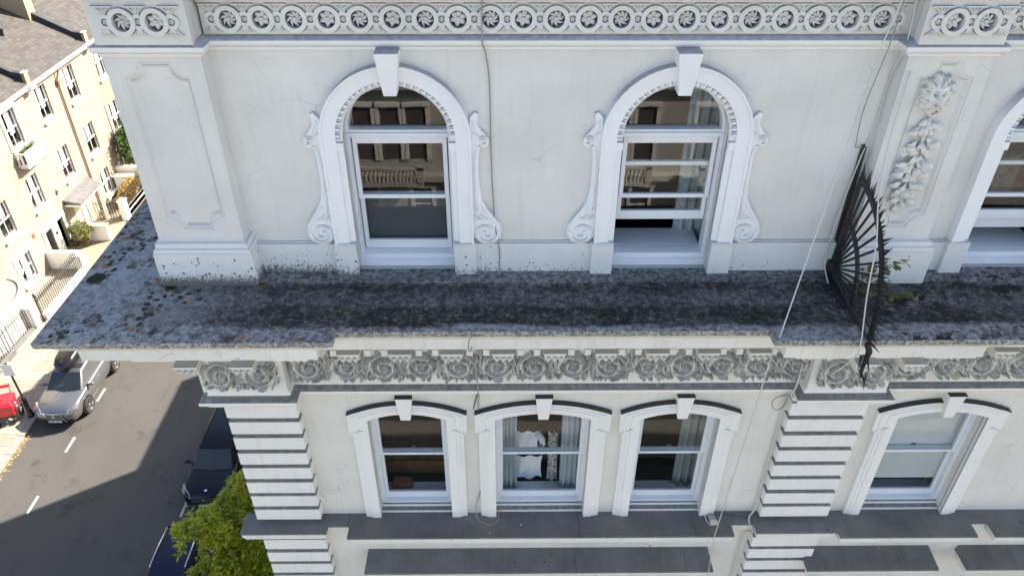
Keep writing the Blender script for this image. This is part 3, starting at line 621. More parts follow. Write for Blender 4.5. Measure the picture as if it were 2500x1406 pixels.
for i in range(10):
    for d in (.19, .375): link('dentil', denM, F1, (-2.28 + i * .565 + d, -.43, 17.575))
b = MB(); b.sweep([(-.3, 17.85), (.50, 17.85), (.50, 17.57), (.14, 17.56), (.12, 17.5), (.06, 17.46), (.02, 17.38), (-.3, 17.38)], [(-3.55, 20), (-3.55, -.2), (-2.64, -.2), (-2.64, 0), (XS, 0)]); b.build('bed_moulding', M['trim_lo'], F1)
b = MB(); b.sweep([(-.3, 17.85), (.50, 17.85), (.50, 17.57), (.14, 17.56), (.12, 17.5), (.06, 17.46), (.02, 17.38), (-.3, 17.38)], [(XS, 0), (3.67, 0), (3.67, -.2), (4.65, -.2), (4.65, 0), (9.2, 0)]); b.build('bed_moulding', M['trim_lo'], F2)

# ---- rinceau frieze: acanthus scrolls as carved relief panels
def scroll_relief(name, w, h, flip, seed):
    """one bay of the running scroll as a carved relief"""
    nx, nz = 104, 112; rs = np.random.RandomState(seed)
    X, Z = np.meshgrid(np.linspace(-w / 2, w / 2, nx), np.linspace(-h / 2, h / 2, nz)); zz = Z * (-1 if flip else 1)
    H = np.zeros_like(X)
    def leaf(bx, bz, an, L, wd, curl=0.0, top=1.0):
        """one acanthus lobe: tapering blade with a central vein, steep sides, curling to one side"""
        nonlocal H
        u = (X - bx) * math.cos(an) + (zz - bz) * math.sin(an); v = -(X - bx) * math.sin(an) + (zz - bz) * math.cos(an); t = u / L
        v = v - curl * L * t * t; half = wd * np.sqrt(np.clip(t * (1.02 - t) * 4, 0, 1)) * (1 - .45 * t) * (1 + .16 * np.cos(22 * t))
        q = np.abs(v) / np.maximum(half, 1e-4); m = (t > 0) & (t < 1) & (q < 1)
        hh = top * (.35 + .65 * (1 - q ** 2.5)) * (.55 + .45 * np.sin(np.pi * np.clip(t * .8 + .15, 0, 1))) - .25 * top * np.exp(-(q / .12) ** 2)
        H = np.where(m, np.maximum(H, hh), H)
    cx, cz, R = 0.0, -.005, .20
    n = 120; phi = np.linspace(0, 1.45 * 2 * math.pi, n); rr = R * .93 * np.exp(-phi / (2 * math.pi) * .95); a0 = 2.6
    px_, pz_ = cx + rr * np.cos(a0 + phi), cz + rr * np.sin(a0 + phi)
    for k in range(n):                                    # the coiling stem, thick outside, thin within
        wd = .017 + .010 * (rr[k] / R); d = np.hypot(X - px_[k], zz - pz_[k]) / wd; H = np.maximum(H, np.where(d < 1, np.sqrt(np.clip(1 - d * d, 0, 1)) * .8, 0))
    for k in range(0, n, 6):                              # lobes springing from both sides of it
        tang = a0 + phi[k] + math.pi / 2; L = (.05 + .075 * rr[k] / R) * (.8 + .4 * rs.rand())
        leaf(px_[k], pz_[k], tang - .55 + .15 * rs.randn(), L, L * .2, .5)
        if k % 12 == 0: leaf(px_[k], pz_[k], tang + .6 + .2 * rs.randn(), L * .95, L * .2, -.45, .95)
    for k in range(6): leaf(cx, cz, k * 1.047 + .3, .045, .016, .2, 1.0)
    for sx in (-1, 1):                                    # sprays in the corners, link stem to the next bay
        for k in range(4): leaf(sx * (w * .5 - .005), .03 + .055 * k - .05, math.pi / 2 * (1 - sx) + sx * (.35 + .3 * k) + (math.pi if sx > 0 else 0), .10, .022, .25 * sx, .85); leaf(sx * (w * .5 - .01), -.20 + .04 * k, math.pi / 2 * (1 + sx) * 1.0 - sx * .5 * k, .085, .02, -.3 * sx, .8)
    for k in range(46):                                    # small leaves packing the ground between coil and border
        an = rs.rand() * 6.283; rad = R * (1.0 + .45 * rs.rand()); bx, bz = cx + rad * math.cos(an) * 1.02, cz + rad * math.sin(an)
        if abs(bx) < w / 2 - .005 and abs(bz) < h / 2 - .02: leaf(bx, bz, an + math.pi / 2 + rs.uniform(-1.1, .4), .05 + .045 * rs.rand(), .014 + .006 * rs.rand(), .5, .7 + .3 * rs.rand())
    tt = np.linspace(-.5, .5, 60)
    for t in tt:
        d = np.hypot(X - t * w, zz - (.205 * math.cos(math.pi * t) - .03)) / .016; H = np.maximum(H, np.where(d < 1, np.sqrt(np.clip(1 - d * d, 0, 1)) * .7, 0))
    edge = np.clip((h / 2 - np.abs(Z)) / .012, 0, 1); H = np.clip(H, 0, 1) * edge
    Yv = .0 - .118 * H
    vs = np.stack([X, Yv, Z], -1).reshape(-1, 3); fs = [(j * nx + i, j * nx + i + 1, (j + 1) * nx + i + 1, (j + 1) * nx + i) for j in range(nz - 1) for i in range(nx - 1)]
    b = MB(); b.v = [tuple(p) for p in vs]; b.f = fs; return b.mesh(name, M['relief'], False)
SW, SH = .455, .50
RELS = [scroll_relief('acanthus_scroll', SW, SH, f, s) for f, s in ((0, 1), (1, 2), (0, 3), (1, 4), (0, 5), (1, 6), (0, 7), (1, 8))]; relB, relC = RELS[1], RELS[2]
for H, x0, x1, blk in ((H1, -2.63, XS, (-3.65, -2.63)), (H2, 4.66, 9.2, (3.67, 4.65))):
    b = MB(); b.box(x0 + .004, x1, .0, .14, 16.585, 17.6); FZ = b.build('scroll_frieze', M['relief'], H)
    b = MB(); b.box(blk[0], blk[1], -.195, .3, 16.64, 17.62); b.box(blk[0] + .004, blk[0] + .3, .3, .32 if H is H2 else 20, 16.64, 17.62); BK = b.build('frieze_block', M['fascia'], H, bevel=.005)
    n = int(round((x1 - x0 - .05) / SW))
    for i in range(n): link('acanthus_scroll', RELS[(i * 5) % 8], FZ, (x0 + .03 + SW * (i + .5), .004, 16.92))
    for i in range(2): link('acanthus_scroll', (relC, relB)[i], BK, (blk[0] + .07 + SW * .97 * (i + .5), -.191, 16.965), scale=(.97, 1, 1))
# ---- string course under the frieze
for H, pp in ((H1, [(-3.60, 20), (-3.60, -.17), (-2.63, -.17), (-2.63, .03), (XS, .03)]), (H2, [(XS, .03), (3.67, .03), (3.67, -.17), (4.65, -.17), (4.65, .03), (9.2, .03)])):
    b = MB(); b.sweep([(-.05, 16.40), (.03, 16.40), (.035, 16.43), (.06, 16.44), (.085, 16.47), (.105, 16.485), (.112, 16.515), (.105, 16.535), (.07, 16.555), (.02, 16.58), (0, 16.65), (-.05, 16.65)], pp); b.build('string_course', M['trim_lo'], H, smooth=True, angle=40)
# ---- rusticated pilasters
ZT = [16.288 - .2865 * i for i in range(8)]
def rustic(H, x0, x1, yb):
    b = MB(); b.box(x0 + .055, x1 - .055, .008, yb, 0, 16.42); C_ = b.build('pilaster_core', M['quoin'], H)
    b = MB(); w = x1 - x0
    b.box(0, w, -.06, yb, -.222, 0)
    me = b.mesh('rusticated_block', M['quoin'])
    for i in range(14):
        z = ZT[0] - .2865 * i - .0 if i < 8 else 13.60 - .2865 * (i - 8)
        o = link('rusticated_block', me, C_, (x0 + random.uniform(-.004, .004), random.uniform(-.006, .004), z + random.uniform(-.003, .003)), rot=(0, random.uniform(-.002, .002), 0)); bv = o.modifiers.new('bevel', 'BEVEL'); bv.width = .012; bv.segments = 2
    b = MB(); b.box(x0 - .03, x1 + .03, -.1, yb, 16.36, 16.42); b.build('necking', M['quoin'], C_)
    return C_
rustic(H1, -3.53, -2.62, .6); rustic(H2, 3.62, 4.60, .12)
# ---- sash windows of the main storey
def seg_window(H, cx, hw, low=0):
    ow = hw + .225
    def head(d, e=0): return seg_head(cx, hw + d, 15.93 + e, .11 + d * .28)
    def frame(o, y0, y1, ear=0, top=0):
        inner = head(0); out = head(o, top)
        b = MB(); poly = [(cx - hw, 13.97), (cx - hw, 15.93)] + inner[1:-1] + [(cx + hw, 15.93), (cx + hw, 13.97), (cx + hw + o, 13.97)]
        if ear: poly += [(cx + hw + o, 15.66), (cx + hw + o + ear, 15.69)]
        poly += [(cx + hw + o + ear, out[-1][1])] + out[::-1][1:-1] + [(cx - hw - o - ear, out[0][1])]
        if ear: poly += [(cx - hw - o - ear, 15.69), (cx - hw - o, 15.66)]
        poly += [(cx - hw - o, 13.97)]
        b.prism(poly, y0, y1, facade); return b
    S = frame(.215, .11, .045, .05, .08).build('window_surround', M['trim_lo'], H)
    frame(.165, .05, .033, .04, .06).build('inner_moulding', M['trim_clean'], S)
    frame(.115, .04, .020, .0, .045).build('inner_moulding', M['trim_clean'], S)
    b = MB(); o1 = head(.265, .081); o2 = head(.265, .10)
    b.prism(o1 + o2[::-1], .11, .028, facade); b.build('lead_capping', M['cap'], S)
    for s in (-1, 1):
        for k in range(3): b = MB(); x = cx + s * (hw + .10 + .05 * k); b.box(x - .03, x + .03, .012 + .012 * k, .1, 15.72 - .035 * k, 15.75 - .035 * k); b.build('guttae', M['trim_lo'], S)
    b = MB(); k = [(-.065, 16.0), (.065, 16.0), (.107, 16.385), (-.107, 16.385)]; vs = [(cx + a, -.045 if i < 2 else -.06, z) for i, (a, z) in enumerate(k)] + [(cx + a, .12, z) for a, z in k]
    b.add(vs, [(0, 1, 2, 3), (0, 1, 5, 4), (1, 2, 6, 5), (2, 3, 7, 6), (3, 0, 4, 7)]); b.build('keystone', M['trim_lo'], S, bevel=.006)
    b = MB(); b.box(cx - .112, cx + .112, -.066, .11, 16.387, 16.40); b.build('lead_capping', M['cap'], S)
    # box frame and sashes
    Y = .24; b = MB(); inner = head(0); x0, x1 = cx - hw, cx + hw
    poly = [(x0, 14.0), (x0, 15.93)] + inner[1:-1] + [(x1, 15.93), (x1, 14.0)]; ins = head(-.055, -.03)
    hole = [(x0 + .055, 14.12), (x1 - .055, 14.12)] + ins[::-1]
    b.prism(poly, Y - .02, Y + .12, facade, [hole]); W = b.build('sash_window', M['frame'], H, bevel=.004); b = MB(); b.box(x0, x1, .115, Y - .022, 13.985, 14.03); b.build('sill_board', M['trim_lo'], W); b = MB(); b.box(x0, x1, Y - .05, Y - .022, 14.03, 14.075); b.build('sill_board', M['trim_lo'], W)
    def sash(z0, z1, y, top, bot, arched=False):
        b = MB(); a0, a1 = x0 + .05, x1 - .05
        b.box(a0, a0 + .045, y, y + .04, z0, z1); b.box(a1 - .045, a1, y, y + .04, z0, z1); b.box(a0 + .045, a1 - .045, y, y + .04, z1 - top, z1); b.box(a0 + .045, a1 - .045, y, y + .04, z0, z0 + bot); b.build('sash', M['frame'], W, bevel=.003)
        b = MB(); b.quad((a0 + .04, y + .02, z0 + bot - .004), (a1 - .04, y + .02, z0 + bot - .004), (a1 - .04, y + .02, z1 - top + .004), (a0 + .04, y + .02, z1 - top + .004)); b.build('pane', M['glass'], W)
    sash(15.055, 16.02, Y + .0, .03, .04); sash(14.12, 15.10, Y + .05, .04, .11)
    b = MB(); b.box(cx - .03, cx + .03, Y + .09, Y + .115, 15.10, 15.125); b.build('sash_lock', M['lead'], W)
    R = 1.15
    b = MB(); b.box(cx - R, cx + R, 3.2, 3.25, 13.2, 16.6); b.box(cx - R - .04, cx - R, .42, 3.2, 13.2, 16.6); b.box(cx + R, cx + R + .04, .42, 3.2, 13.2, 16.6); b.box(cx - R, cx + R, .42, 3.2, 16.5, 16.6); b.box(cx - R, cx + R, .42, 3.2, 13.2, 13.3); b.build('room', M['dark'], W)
    b = MB(); b.box(x0, x1, Y + .13, Y + .34, 14.06, 14.10); b.build('inner_sill', M['frame'], W)
    return W
for c in LOW: seg_window(H1, *c)
for c in LOW2[:1]: seg_window(H2, *c)
# ---- grey sill ledges, their fascias and the hoods below
def sill(H, pieces):
    for i, (x0, x1, yf) in enumerate(pieces):
        b = MB(); b.box(x0, x1, yf, .11, 13.955, 13.99); o = b.build('sill_ledge', M['sill'], H)
        b = MB(); b.box(x0 + .012, x1 - .012, yf + .015, .11, 13.87, 13.955); b.box(x0 + .03, x1 - .03, yf + .04, .11, 13.81, 13.87); b.build('sill_fascia', M['fascia'], o, bevel=.005)
sill(H1, [(-3.74, -2.53, -.24), (-2.53, -2.225, -.115), (-2.225, 3.215, -.325), (3.215, 3.54, -.125)])
sill(H2, [(3.545, 4.70, -.275), (4.70, 6.645, -.36), (6.645, 6.9, -.13), (6.9, 9.2, -.36)])
def hood(H, x0, x1, n):
    b = MB(); b.add([(x0, -.27, 13.09), (x1, -.27, 13.09), (x1 - .02, .1, 13.16), (x0 + .02, .1, 13.16), (x0, -.27, 13.05), (x1, -.27, 13.05), (x1, .1, 13.05), (x0, .1, 13.05)], [(0, 1, 2, 3), (0, 1, 5, 4), (1, 2, 6, 5), (3, 0, 4, 7)]); o = b.build('window_hood', M['sill'], H)
    b = MB(); b.box(x0 + .03, x1 - .03, -.24, .1, 12.96, 13.05); b.box(x0 + .06, x1 - .06, -.18, .1, 12.86, 12.96); b.build('hood_fascia', M['fascia'], o, bevel=.005)
hood(H1, -2.09, 3.07, 3); hood(H2, 4.47, 6.43, 1); hood(H2, 6.85, 9.2, 1)
b = MB()
for x in (-2.0, -.72, -.42, 1.28, 1.58, 2.85, 4.95, 6.35):
    for k in range(6): b.box(x + .035 * k - .1, x + .035 * k - .085, -.27, .1, 13.775, 13.81)
b.build('guttae', M['relief'], H1)
for x in (-1.95, -.6, -.35, 1.2, 1.5, 2.9):
    b = MB(); b.box(x - .09, x + .09, -.06, .1, 11.2, 12.86); b.box(x - .05, x + .05, -.09, .1, 11.2, 12.86); b.build('lower_architrave', M['trim_lo'], H1)
# ---- unseen block added to keep the sun off the front ground
b = MB(); b.box(9.0, 48, .15, 20, 0, 22.55); b.build('terrace_sun_block', M['wall_lo'], H2)
# ================================================================== lion mask and fruit drop on the right-hand pier
def lion():
    nr, na = 26, 72; b = MB(); vs = []; S = .172
    for i in range(nr + 1):
        t = i / nr
        for k in range(na):
            a = 2 * math.pi * k / na; x0, z0 = math.cos(a), math.sin(a)
            rim = 1 + (.10 * math.cos(11 * a + 1.5 * math.sin(2 * a)) + .04 * math.cos(23 * a)) * max(0, t - .45) / .55
            R = t * rim; x, z = R * x0 * .9, R * z0 * 1.12
            h = .085 * math.sqrt(max(0, 1 - (t * .96) ** 2.6)) + .018
            mane = max(0, min(1, (t - .5) / .2)); h += mane * (.020 * math.cos(11 * a + 6 * t) + .012 * math.cos(19 * a - 9 * t)) * (1 - max(0, t - .85) * 4)
            g = lambda cx, cz, sx, sz: math.exp(-((x - cx) / sx) ** 2 - ((z - cz) / sz) ** 2)
            h += .05 * g(0, -.28, .22, .17) + .035 * g(0, .0, .085, .30) + .028 * g(-.22, .16, .15, .07) + .028 * g(.22, .16, .15, .07) + .022 * g(0, .42, .28, .16)
            h -= .045 * g(-.2, .04, .085, .06) + .045 * g(.2, .04, .085, .06) + .04 * g(0, -.52, .17, .045) + .02 * g(-.12, -.38, .03, .1) + .02 * g(.12, -.38, .03, .1)
            h += .02 * g(0, -.66, .16, .08)
            if i == nr: h = -.01
            vs.append((x * S, -h, z * S))
    fs = []
    for i in range(nr):
        for k in range(na): l = (k + 1) % na; fs.append((i * na + k, i * na + l, (i + 1) * na + l, (i + 1) * na + k))
    b.add(vs, fs); return b.mesh('lion_mask', M['relief'], True)
link('lion_mask', lion(), H2, (4.035, -.165, 20.385))
def leafy(L, w, curl, n=6):
    b = MB(); vs = []
    for i in range(n + 1):
        t = i / n; ww = w * math.sin(math.pi * (t * .93 + .05)) ** .8
        for s_ in (-1, -.5, 0, .5, 1): vs.append((s_ * ww * (1 + .12 * math.cos(8 * t * math.pi)), -.02 - curl * math.sin(math.pi * t) + .012 * abs(s_) * 1.4, -L * t))
    fs = [(i * 5 + k, i * 5 + k + 1, (i + 1) * 5 + k + 1, (i + 1) * 5 + k) for i in range(n) for k in range(4)]
    b.add(vs, fs); return b
drop_mat = M['relief']
GL = [leafy(.15, .045, .045).mesh('leaf', drop_mat, True), leafy(.12, .04, .05).mesh('leaf', drop_mat, True)]
gm_ = MB(); gm_.tube([(4.045, -.2, 20.19), (4.045, -.215, 20.05), (4.05, -.2, 19.9), (4.03, -.2, 19.6), (4.04, -.19, 19.25)], [.02, .018, .016, .014, .01], 7); gm_.tube([(4.0, -.2, 20.2), (4.045, -.23, 20.17), (4.09, -.2, 20.2)], .018, 6)
GD = gm_.build('fruit_drop', drop_mat, H2, smooth=True)
fb = MB(); fb.ball((0, 0, 0), .042, 12, 8); FRm = fb.mesh('fruit', drop_mat, True); fb = MB(); fb.ball((0, 0, 0), .018, 8, 6); GRm = fb.mesh('grape', drop_mat, True)
rg = random.Random(3)
for z, n in ((20.12, 2), (20.07, 3), (20.02, 4), (19.93, 3), (19.86, 4), (19.78, 4), (19.70, 4), (19.62, 4), (19.55, 4), (19.48, 4), (19.41, 3), (19.35, 3), (19.29, 3), (19.24, 2)):
    for k in range(n):
        s = (k - (n - 1) / 2); a = -s * .75 + rg.uniform(-.35, .35)
        link('leaf', rg.choice(GL), GD, (4.04 + s * .045, -.185 - rg.uniform(0, .04), z + rg.uniform(-.02, .04)), rot=(rg.uniform(.1, .45), a, rg.uniform(-.5, .5)), scale=rg.uniform(.75, 1.05))
for x, z, s in ((3.965, 19.83, 1.15), (4.11, 19.80, 1.0), (4.05, 19.72, .95), (3.97, 19.63, .8), (4.10, 19.60, .85), (4.0, 19.50, .9), (4.09, 19.47, .9), (4.07, 19.36, .85)): link('fruit', FRm, GD, (x, -.205, z), scale=(s, s * .9, s))
for k in range(17): link('grape', GRm, GD, (3.995 + rg.uniform(-.05, .05), -.20 - rg.uniform(0, .03), 19.40 - k * .008 + rg.uniform(-.02, .02)))
for k in range(12): link('grape', GRm, GD, (4.12 + rg.uniform(-.035, .035), -.20 - rg.uniform(0, .03), 19.55 + rg.uniform(-.05, .05)))

# ================================================================== spiked iron fan on the party line
FX, FY, FZ = 3.59, -.08, 18.36
FAN = thing('iron_fan_guard', 'black spiked iron fan guard standing across the ledge between the two white houses', 'fan guard', (FX, FY, 18.26))
def fp(a, r): return (FX, FY - r * math.cos(a), FZ + r * math.sin(a))
A0, A1 = math.radians(-7), math.radians(86)
for i, a in enumerate(np.linspace(A0, A1, 14)):
    b = MB(); b.tube([fp(a, .05), fp(a, 1.13)], .013 if 0 < i < 13 else .028, 6); b.build('bar', M['iron'], FAN)
for r, w in ((.62, .028), (1.12, .032)):
    b = MB(); P_ = [fp(a, r) for a in np.linspace(A0, A1, 28)]
    b.prism([(r * math.cos(t) - 0, r * math.sin(t)) for t in []] or [(FY - (r - w) * math.cos(t), FZ + (r - w) * math.sin(t)) for t in np.linspace(A0, A1, 28)] + [(FY - (r + w) * math.cos(t), FZ + (r + w) * math.sin(t)) for t in np.linspace(A1, A0, 28)], FX - .012, FX + .012, lambda a, c, d: (d, a, c)); b.build('hoop', M['iron'], FAN)
b = MB(); b.prism([(-.03, -.05), (.05, -.05), (.05, 1.42), (-.03, 1.42)], -.02, .02, lambda a, c, d: (FX + d, -.02 - a * .6, FZ + c)); b.build('wall_bar', M['iron'], FAN)
b = MB(); b.lathe([(.001, -.06), (.09, -.05), (.1, 0), (.09, .05), (.001, .06)], 14, (FX, FY, FZ), 'x'); b.build('hub', M['iron'], FAN)
spk = MB(); spk.add([(-.006, 0, -.012), (.006, 0, -.012), (.006, 0, .012), (-.006, 0, .012), (0, -.12, .004)], [(0, 1, 4), (1, 2, 4), (2, 3, 4), (3, 0, 4)]); spM = spk.mesh('spike', M['iron'])
for i, a in enumerate(np.linspace(A0 + .02, A1 + .02, 44)):
    link('spike', spM, FAN, fp(a, 1.145), rot=(-a + random.uniform(-.25, .25), 0, random.uniform(-.25, .25)), scale=random.uniform(.8, 1.15) if i % 3 else 1.5)
for k in range(9):
    link('spike', spM, FAN, (FX + random.uniform(-.04, .06), FY - 1.13 + random.uniform(-.08, .03), FZ - .16 - k * .045), rot=(1.2 + random.uniform(-.3, .3), 0, random.uniform(-.7, .7)), scale=1.5)
b = MB(); b.tube([fp(A0, 1.1), (FX, FY - 1.2, FZ - .2), (FX + .01, FY - 1.17, FZ - .42), (FX + .02, FY - 1.18, FZ - .55)], [.03, .035, .02, .008], 6); b.build('tail_bar', M['iron'], FAN)
mo = MB()
for i in range(900):
    t = random.random(); y = -.03 - 1.1 * t; x = FX - .02 + random.gauss(0, .05 + .05 * (1 - t)); s = random.uniform(.01, .028); z = 18.27 - .05 * min(1, max(0, (-y - .2) / .95)) + .004
    if y > -.25: z = 18.29
    a = random.uniform(0, 6.28); mo.add([(x + s * math.cos(a + q * 2.1), y + s * math.sin(a + q * 2.1), z) for q in range(3)] + [(x, y, z + s * .9)], [(0, 1, 3), (1, 2, 3), (2, 0, 3)])
mo_ = mo.build('moss', M['soil']); mo_['kind'] = 'stuff'; tag(mo_, 'black moss and grime packed under the iron fan on the ledge', 'moss')

# ================================================================== foliage helper and the weed on the ledge
def leaves(pts, size, mat, name, par, flat=.35, aspect=.45, up=None, rnd=random):
    n = len(pts); P = np.array(pts); v = np.zeros((n, 4, 3)); a = np.random.rand(n) * 2 * np.pi; tl = (np.random.rand(n) - .5) * 2.4 * flat * 2 - .25
    d = np.stack([np.cos(a) * np.cos(tl), np.sin(a) * np.cos(tl), np.sin(tl)], 1); s = np.cross(d, np.random.randn(n, 3) * .45 + np.array([0, 0, 1])); s /= np.linalg.norm(s, axis=1)[:, None] + 1e-9
    L = size * (.6 + .8 * np.random.rand(n))[:, None]
    v[:, 0] = P; v[:, 1] = P + d * L * .5 + s * L * aspect * .5; v[:, 2] = P + d * L; v[:, 3] = P + d * L * .5 - s * L * aspect * .5
    me = bpy.data.meshes.new(name); me.from_pydata(v.reshape(-1, 3).tolist(), [], [(4 * i, 4 * i + 1, 4 * i + 2, 4 * i + 3) for i in range(n)]); me.materials.append(mat)
    return link(name, me, par)
WD = thing('weed', 'straggling green weed growing out of the ledge by the iron fan', 'plant', (3.72, -.35, 18.25))
wp = []; b = MB()
for k in range(13):
    a = random.uniform(-.5, 1.2); L = random.uniform(.2, .55); z1 = random.uniform(.1, .5); base = (3.70 + random.uniform(-.06, .12), -.30 - random.uniform(0, .3), 18.25)
    if k > 8: z1 = .06
    q = [(base[0] + L * math.cos(a) * t, base[1] - L * math.sin(a) * t * .8, base[2] + z1 * math.sin(t * 1.7) + .01) for t in np.linspace(0, 1, 6)]; b.tube(q, .004, 4)
    for p in q[2:]:
        for _ in range(4 if k > 8 else 2): wp.append((p[0] + random.gauss(0, .025), p[1] + random.gauss(0, .025), p[2] + random.gauss(0, .015)))
b.build('stem', M['bark'], WD); leaves(wp, .06, M['leaf_olive'], 'foliage', WD, .3, .8)

# ================================================================== cables and the little junction box
def cable(label, pts, r, mat, name='cable', smooth=True, n=6):
    P = [Vector(p) for p in pts]; Q = []
    for i in range(len(P) - 1):                    # Catmull-Rom
        p0, p1, p2, p3 = P[max(0, i - 1)], P[i], P[i + 1], P[min(len(P) - 1, i + 2)]
        for t in np.linspace(0, 1, n, endpoint=False): Q.append(.5 * ((2 * p1) + (p2 - p0) * t + (2 * p0 - 5 * p1 + 4 * p2 - p3) * t * t + (3 * p1 - p0 - 3 * p2 + p3) * t ** 3))
    Q.append(P[-1]); b = MB(); b.tube(Q if smooth else P, r * .72, 6); return tag(b.build(name, mat, None, smooth=True), label, 'cable')
cable('thin grey cable running down the wall between the two arched windows', [(-.19, -.06, 21.9), (-.195, -.07, 21.2), (-.2, -.11, 20.86), (-.17, -.03, 20.7), (-.14, -.02, 20.4), (-.135, -.02, 19.7), (-.12, -.02, 19.2), (-.10, -.04, 18.85), (-.06, -.065, 18.6), (-.06, -.075, 18.33), (-.07, -.35, 18.255), (-.1, -.7, 18.225), (-.33, -1.06, 18.2), (-.37, -1.09, 18.1), (-.36, -1.0, 17.95), (-.34, -.4, 17.6), (-.34, -.1, 17.2), (-.345, -.1, 16.9), (-.33, -.15, 16.55), (-.34, .06, 16.35), (-.345, .08, 15.9), (-.33, .08, 15.4), (-.31, .08, 15.0), (-.33, .08, 14.6), (-.42, .06, 14.2), (-.4, -.02, 14.01), (-.25, -.12, 14.0), (-.12, -.06, 14.01), (-.09, .1, 14.06)], .010, M['cable'])
cable('loose grey cable end hanging above the middle sash window', [(-.33, -.12, 16.5), (-.36, .04, 16.35), (-.39, .05, 16.2), (-.41, .04, 16.12)], .012, M['cable_d'])
cable('long taut grey wire slanting down in front of both storeys', [(3.55, -.2, 21.8), (3.35, -.3, 20.9), (2.72, -1.16, 18.23), (2.69, -1.17, 18.1), (2.92, -.35, 14.0), (3.02, -.3, 12.5)], .009, M['cable_w'], smooth=False)
cable('thin dark wire from the attic frieze down to the fan guard', [(3.52, -.12, 21.6), (3.5, -.14, 20.9), (3.47, -.05, 20.2), (3.49, -.05, 19.8), (3.52, -.04, 19.77), (3.56, -.06, 19.78)], .007, M['cable'])
cable('white cable running down the pier corner into the fan guard', [(3.63, -.03, 21.6), (3.64, -.15, 20.85), (3.645, -.03, 20.5), (3.63, -.03, 19.9), (3.58, -.05, 19.7), (3.53, -.06, 19.2), (3.5, -.07, 18.8), (3.49, -.1, 18.45), (3.51, -.3, 18.27), (3.56, -.45, 18.26)], .010, M['cable_w'])
cable('white cable hanging in front of the iron fan and over the ledge', [(3.72, -.22, 20.6), (3.68, -.3, 19.9), (3.58, -.6, 19.5), (3.5, -.95, 19.2), (3.49, -1.1, 18.7), (3.5, -1.24, 18.25), (3.49, -1.24, 18.05), (3.40, -1.1, 17.7)], .010, M['cable_w'])
cable('white conduit looping down beside the rusticated pier of the right house', [(3.62, -.02, 17.4), (3.60, -.06, 17.0), (3.57, -.12, 16.65), (3.52, -.15, 16.54), (3.52, .02, 16.35), (3.57, .05, 16.1), (3.58, .06, 15.3), (3.58, .06, 14.6), (3.575, .03, 14.15), (3.50, -.02, 14.02), (3.48, -.12, 13.98), (3.52, -.2, 13.9), (3.52, .02, 13.6), (3.52, .06, 12.9), (3.52, .06, 12.0)], .016, M['cable_w'])
cable('thin dark cable loop hanging at the head of the rusticated pier', [(3.52, -.14, 16.52), (3.42, -.02, 16.35), (3.40, .03, 16.2), (3.47, .03, 16.08), (3.56, .03, 16.15), (3.57, .02, 16.33)], .006, M['cable_d'])
cable('black cable lying on the sill from the junction box to the pier', [(2.98, -.02, 14.02), (3.12, .02, 14.03), (3.3, .0, 14.01), (3.48, -.03, 14.02)], .009, M['cable_d'])
J = thing('junction_box', 'small grey junction box lying on the sill below the third sash window', 'junction box', (2.95, -.06, 13.99))
b = MB(); b.box(2.90, 3.0, -.07, .0, 13.992, 14.04); b.build('casing', M['cable'], J, bevel=.006); b = MB(); b.box(2.915, 3.02, -.15, -.075, 13.992, 14.03); b.build('cover', M['cable_w'], J, bevel=.006)
b = MB(); b.tube([(2.86, .0, 14.02), (2.87, -.08, 14.0), (2.91, -.15, 14.0), (2.96, -.16, 14.01)], .008, 5); b.build('lead', M['cable_w'], J)

# ================================================================== things behind the panes
def curtain(x0, x1, y, z0, z1, label, mat, folds=5):
    b = MB(); n = folds * 8; vs = []
    for i in range(n + 1):
        t = i / n; x = x0 + (x1 - x0) * t; w = .03 * math.sin(t * folds * 2 * math.pi) + .012 * math.sin(t * 17)
        vs += [(x, y + w, z0), (x + .02 * math.sin(t * 5), y + w * .8 + .01, (z0 + z1) / 2), (x, y + w * .6, z1)]
    b.add(vs, [(i * 3 + k, i * 3 + k + 1, (i + 1) * 3 + k + 1, (i + 1) * 3 + k) for i in range(n) for k in range(2)]); return tag(b.build('curtain', mat, None, smooth=True), label, 'curtain', 'curtains behind the sash windows')
curtain(-.12, .17, .45, 14.05, 16.1, 'pale blue curtain on the left side of the middle sash window', M['curtain'], 4); curtain(.78, 1.12, .45, 14.05, 16.1, 'pale blue curtain on the right side of the middle sash window', M['curtain'], 4)
curtain(2.45, 2.80, .50, 14.05, 16.1, 'grey green curtain hanging in the third sash window', plain('sage_curtain', (.22, .26, .25), .9, var=.1), 3)
curtain(1.95, 2.3, .62, 18.2, 20.2, 'white curtain drawn aside in the open arched window', M['curtain'], 3)
def shirt(cx, y, z, w, h, label, mat, sleeves=True):
    b = MB(); n = 10; vs = []
    for i in range(n + 1):
        t = i / n
        for k in range(n + 1):
            s = k / n; hw = w / 2 * (1 - .12 * math.sin(t * 3)); vs.append((cx - hw + 2 * hw * s, y + .02 * math.sin(s * 14 + t * 3) + .01 * math.sin(t * 9), z - h * t + .03 * math.cos(s * math.pi * 2) * (t > .95)))
    b.add(vs, [(i * (n + 1) + k, i * (n + 1) + k + 1, (i + 1) * (n + 1) + k + 1, (i + 1) * (n + 1) + k) for i in range(n) for k in range(n)])
    if sleeves:
        for s in (-1, 1): b.tube([(cx + s * w * .42, y, z - .03), (cx + s * w * .62, y + .01, z - .16), (cx + s * w * .66, y + .01, z - .27)], [.05, .05, .045], 8)
    return tag(b.build('garment', mat, None, smooth=True), label, 'clothing', 'washing hung in the middle window')
shirt(.30, .62, 15.10, .36, .42, 'white shirt hanging in the middle sash window', M['cloth']); shirt(.33, .60, 14.62, .42, .46, 'white cloth hung below the shirt in the middle sash window', M['cloth'], False)
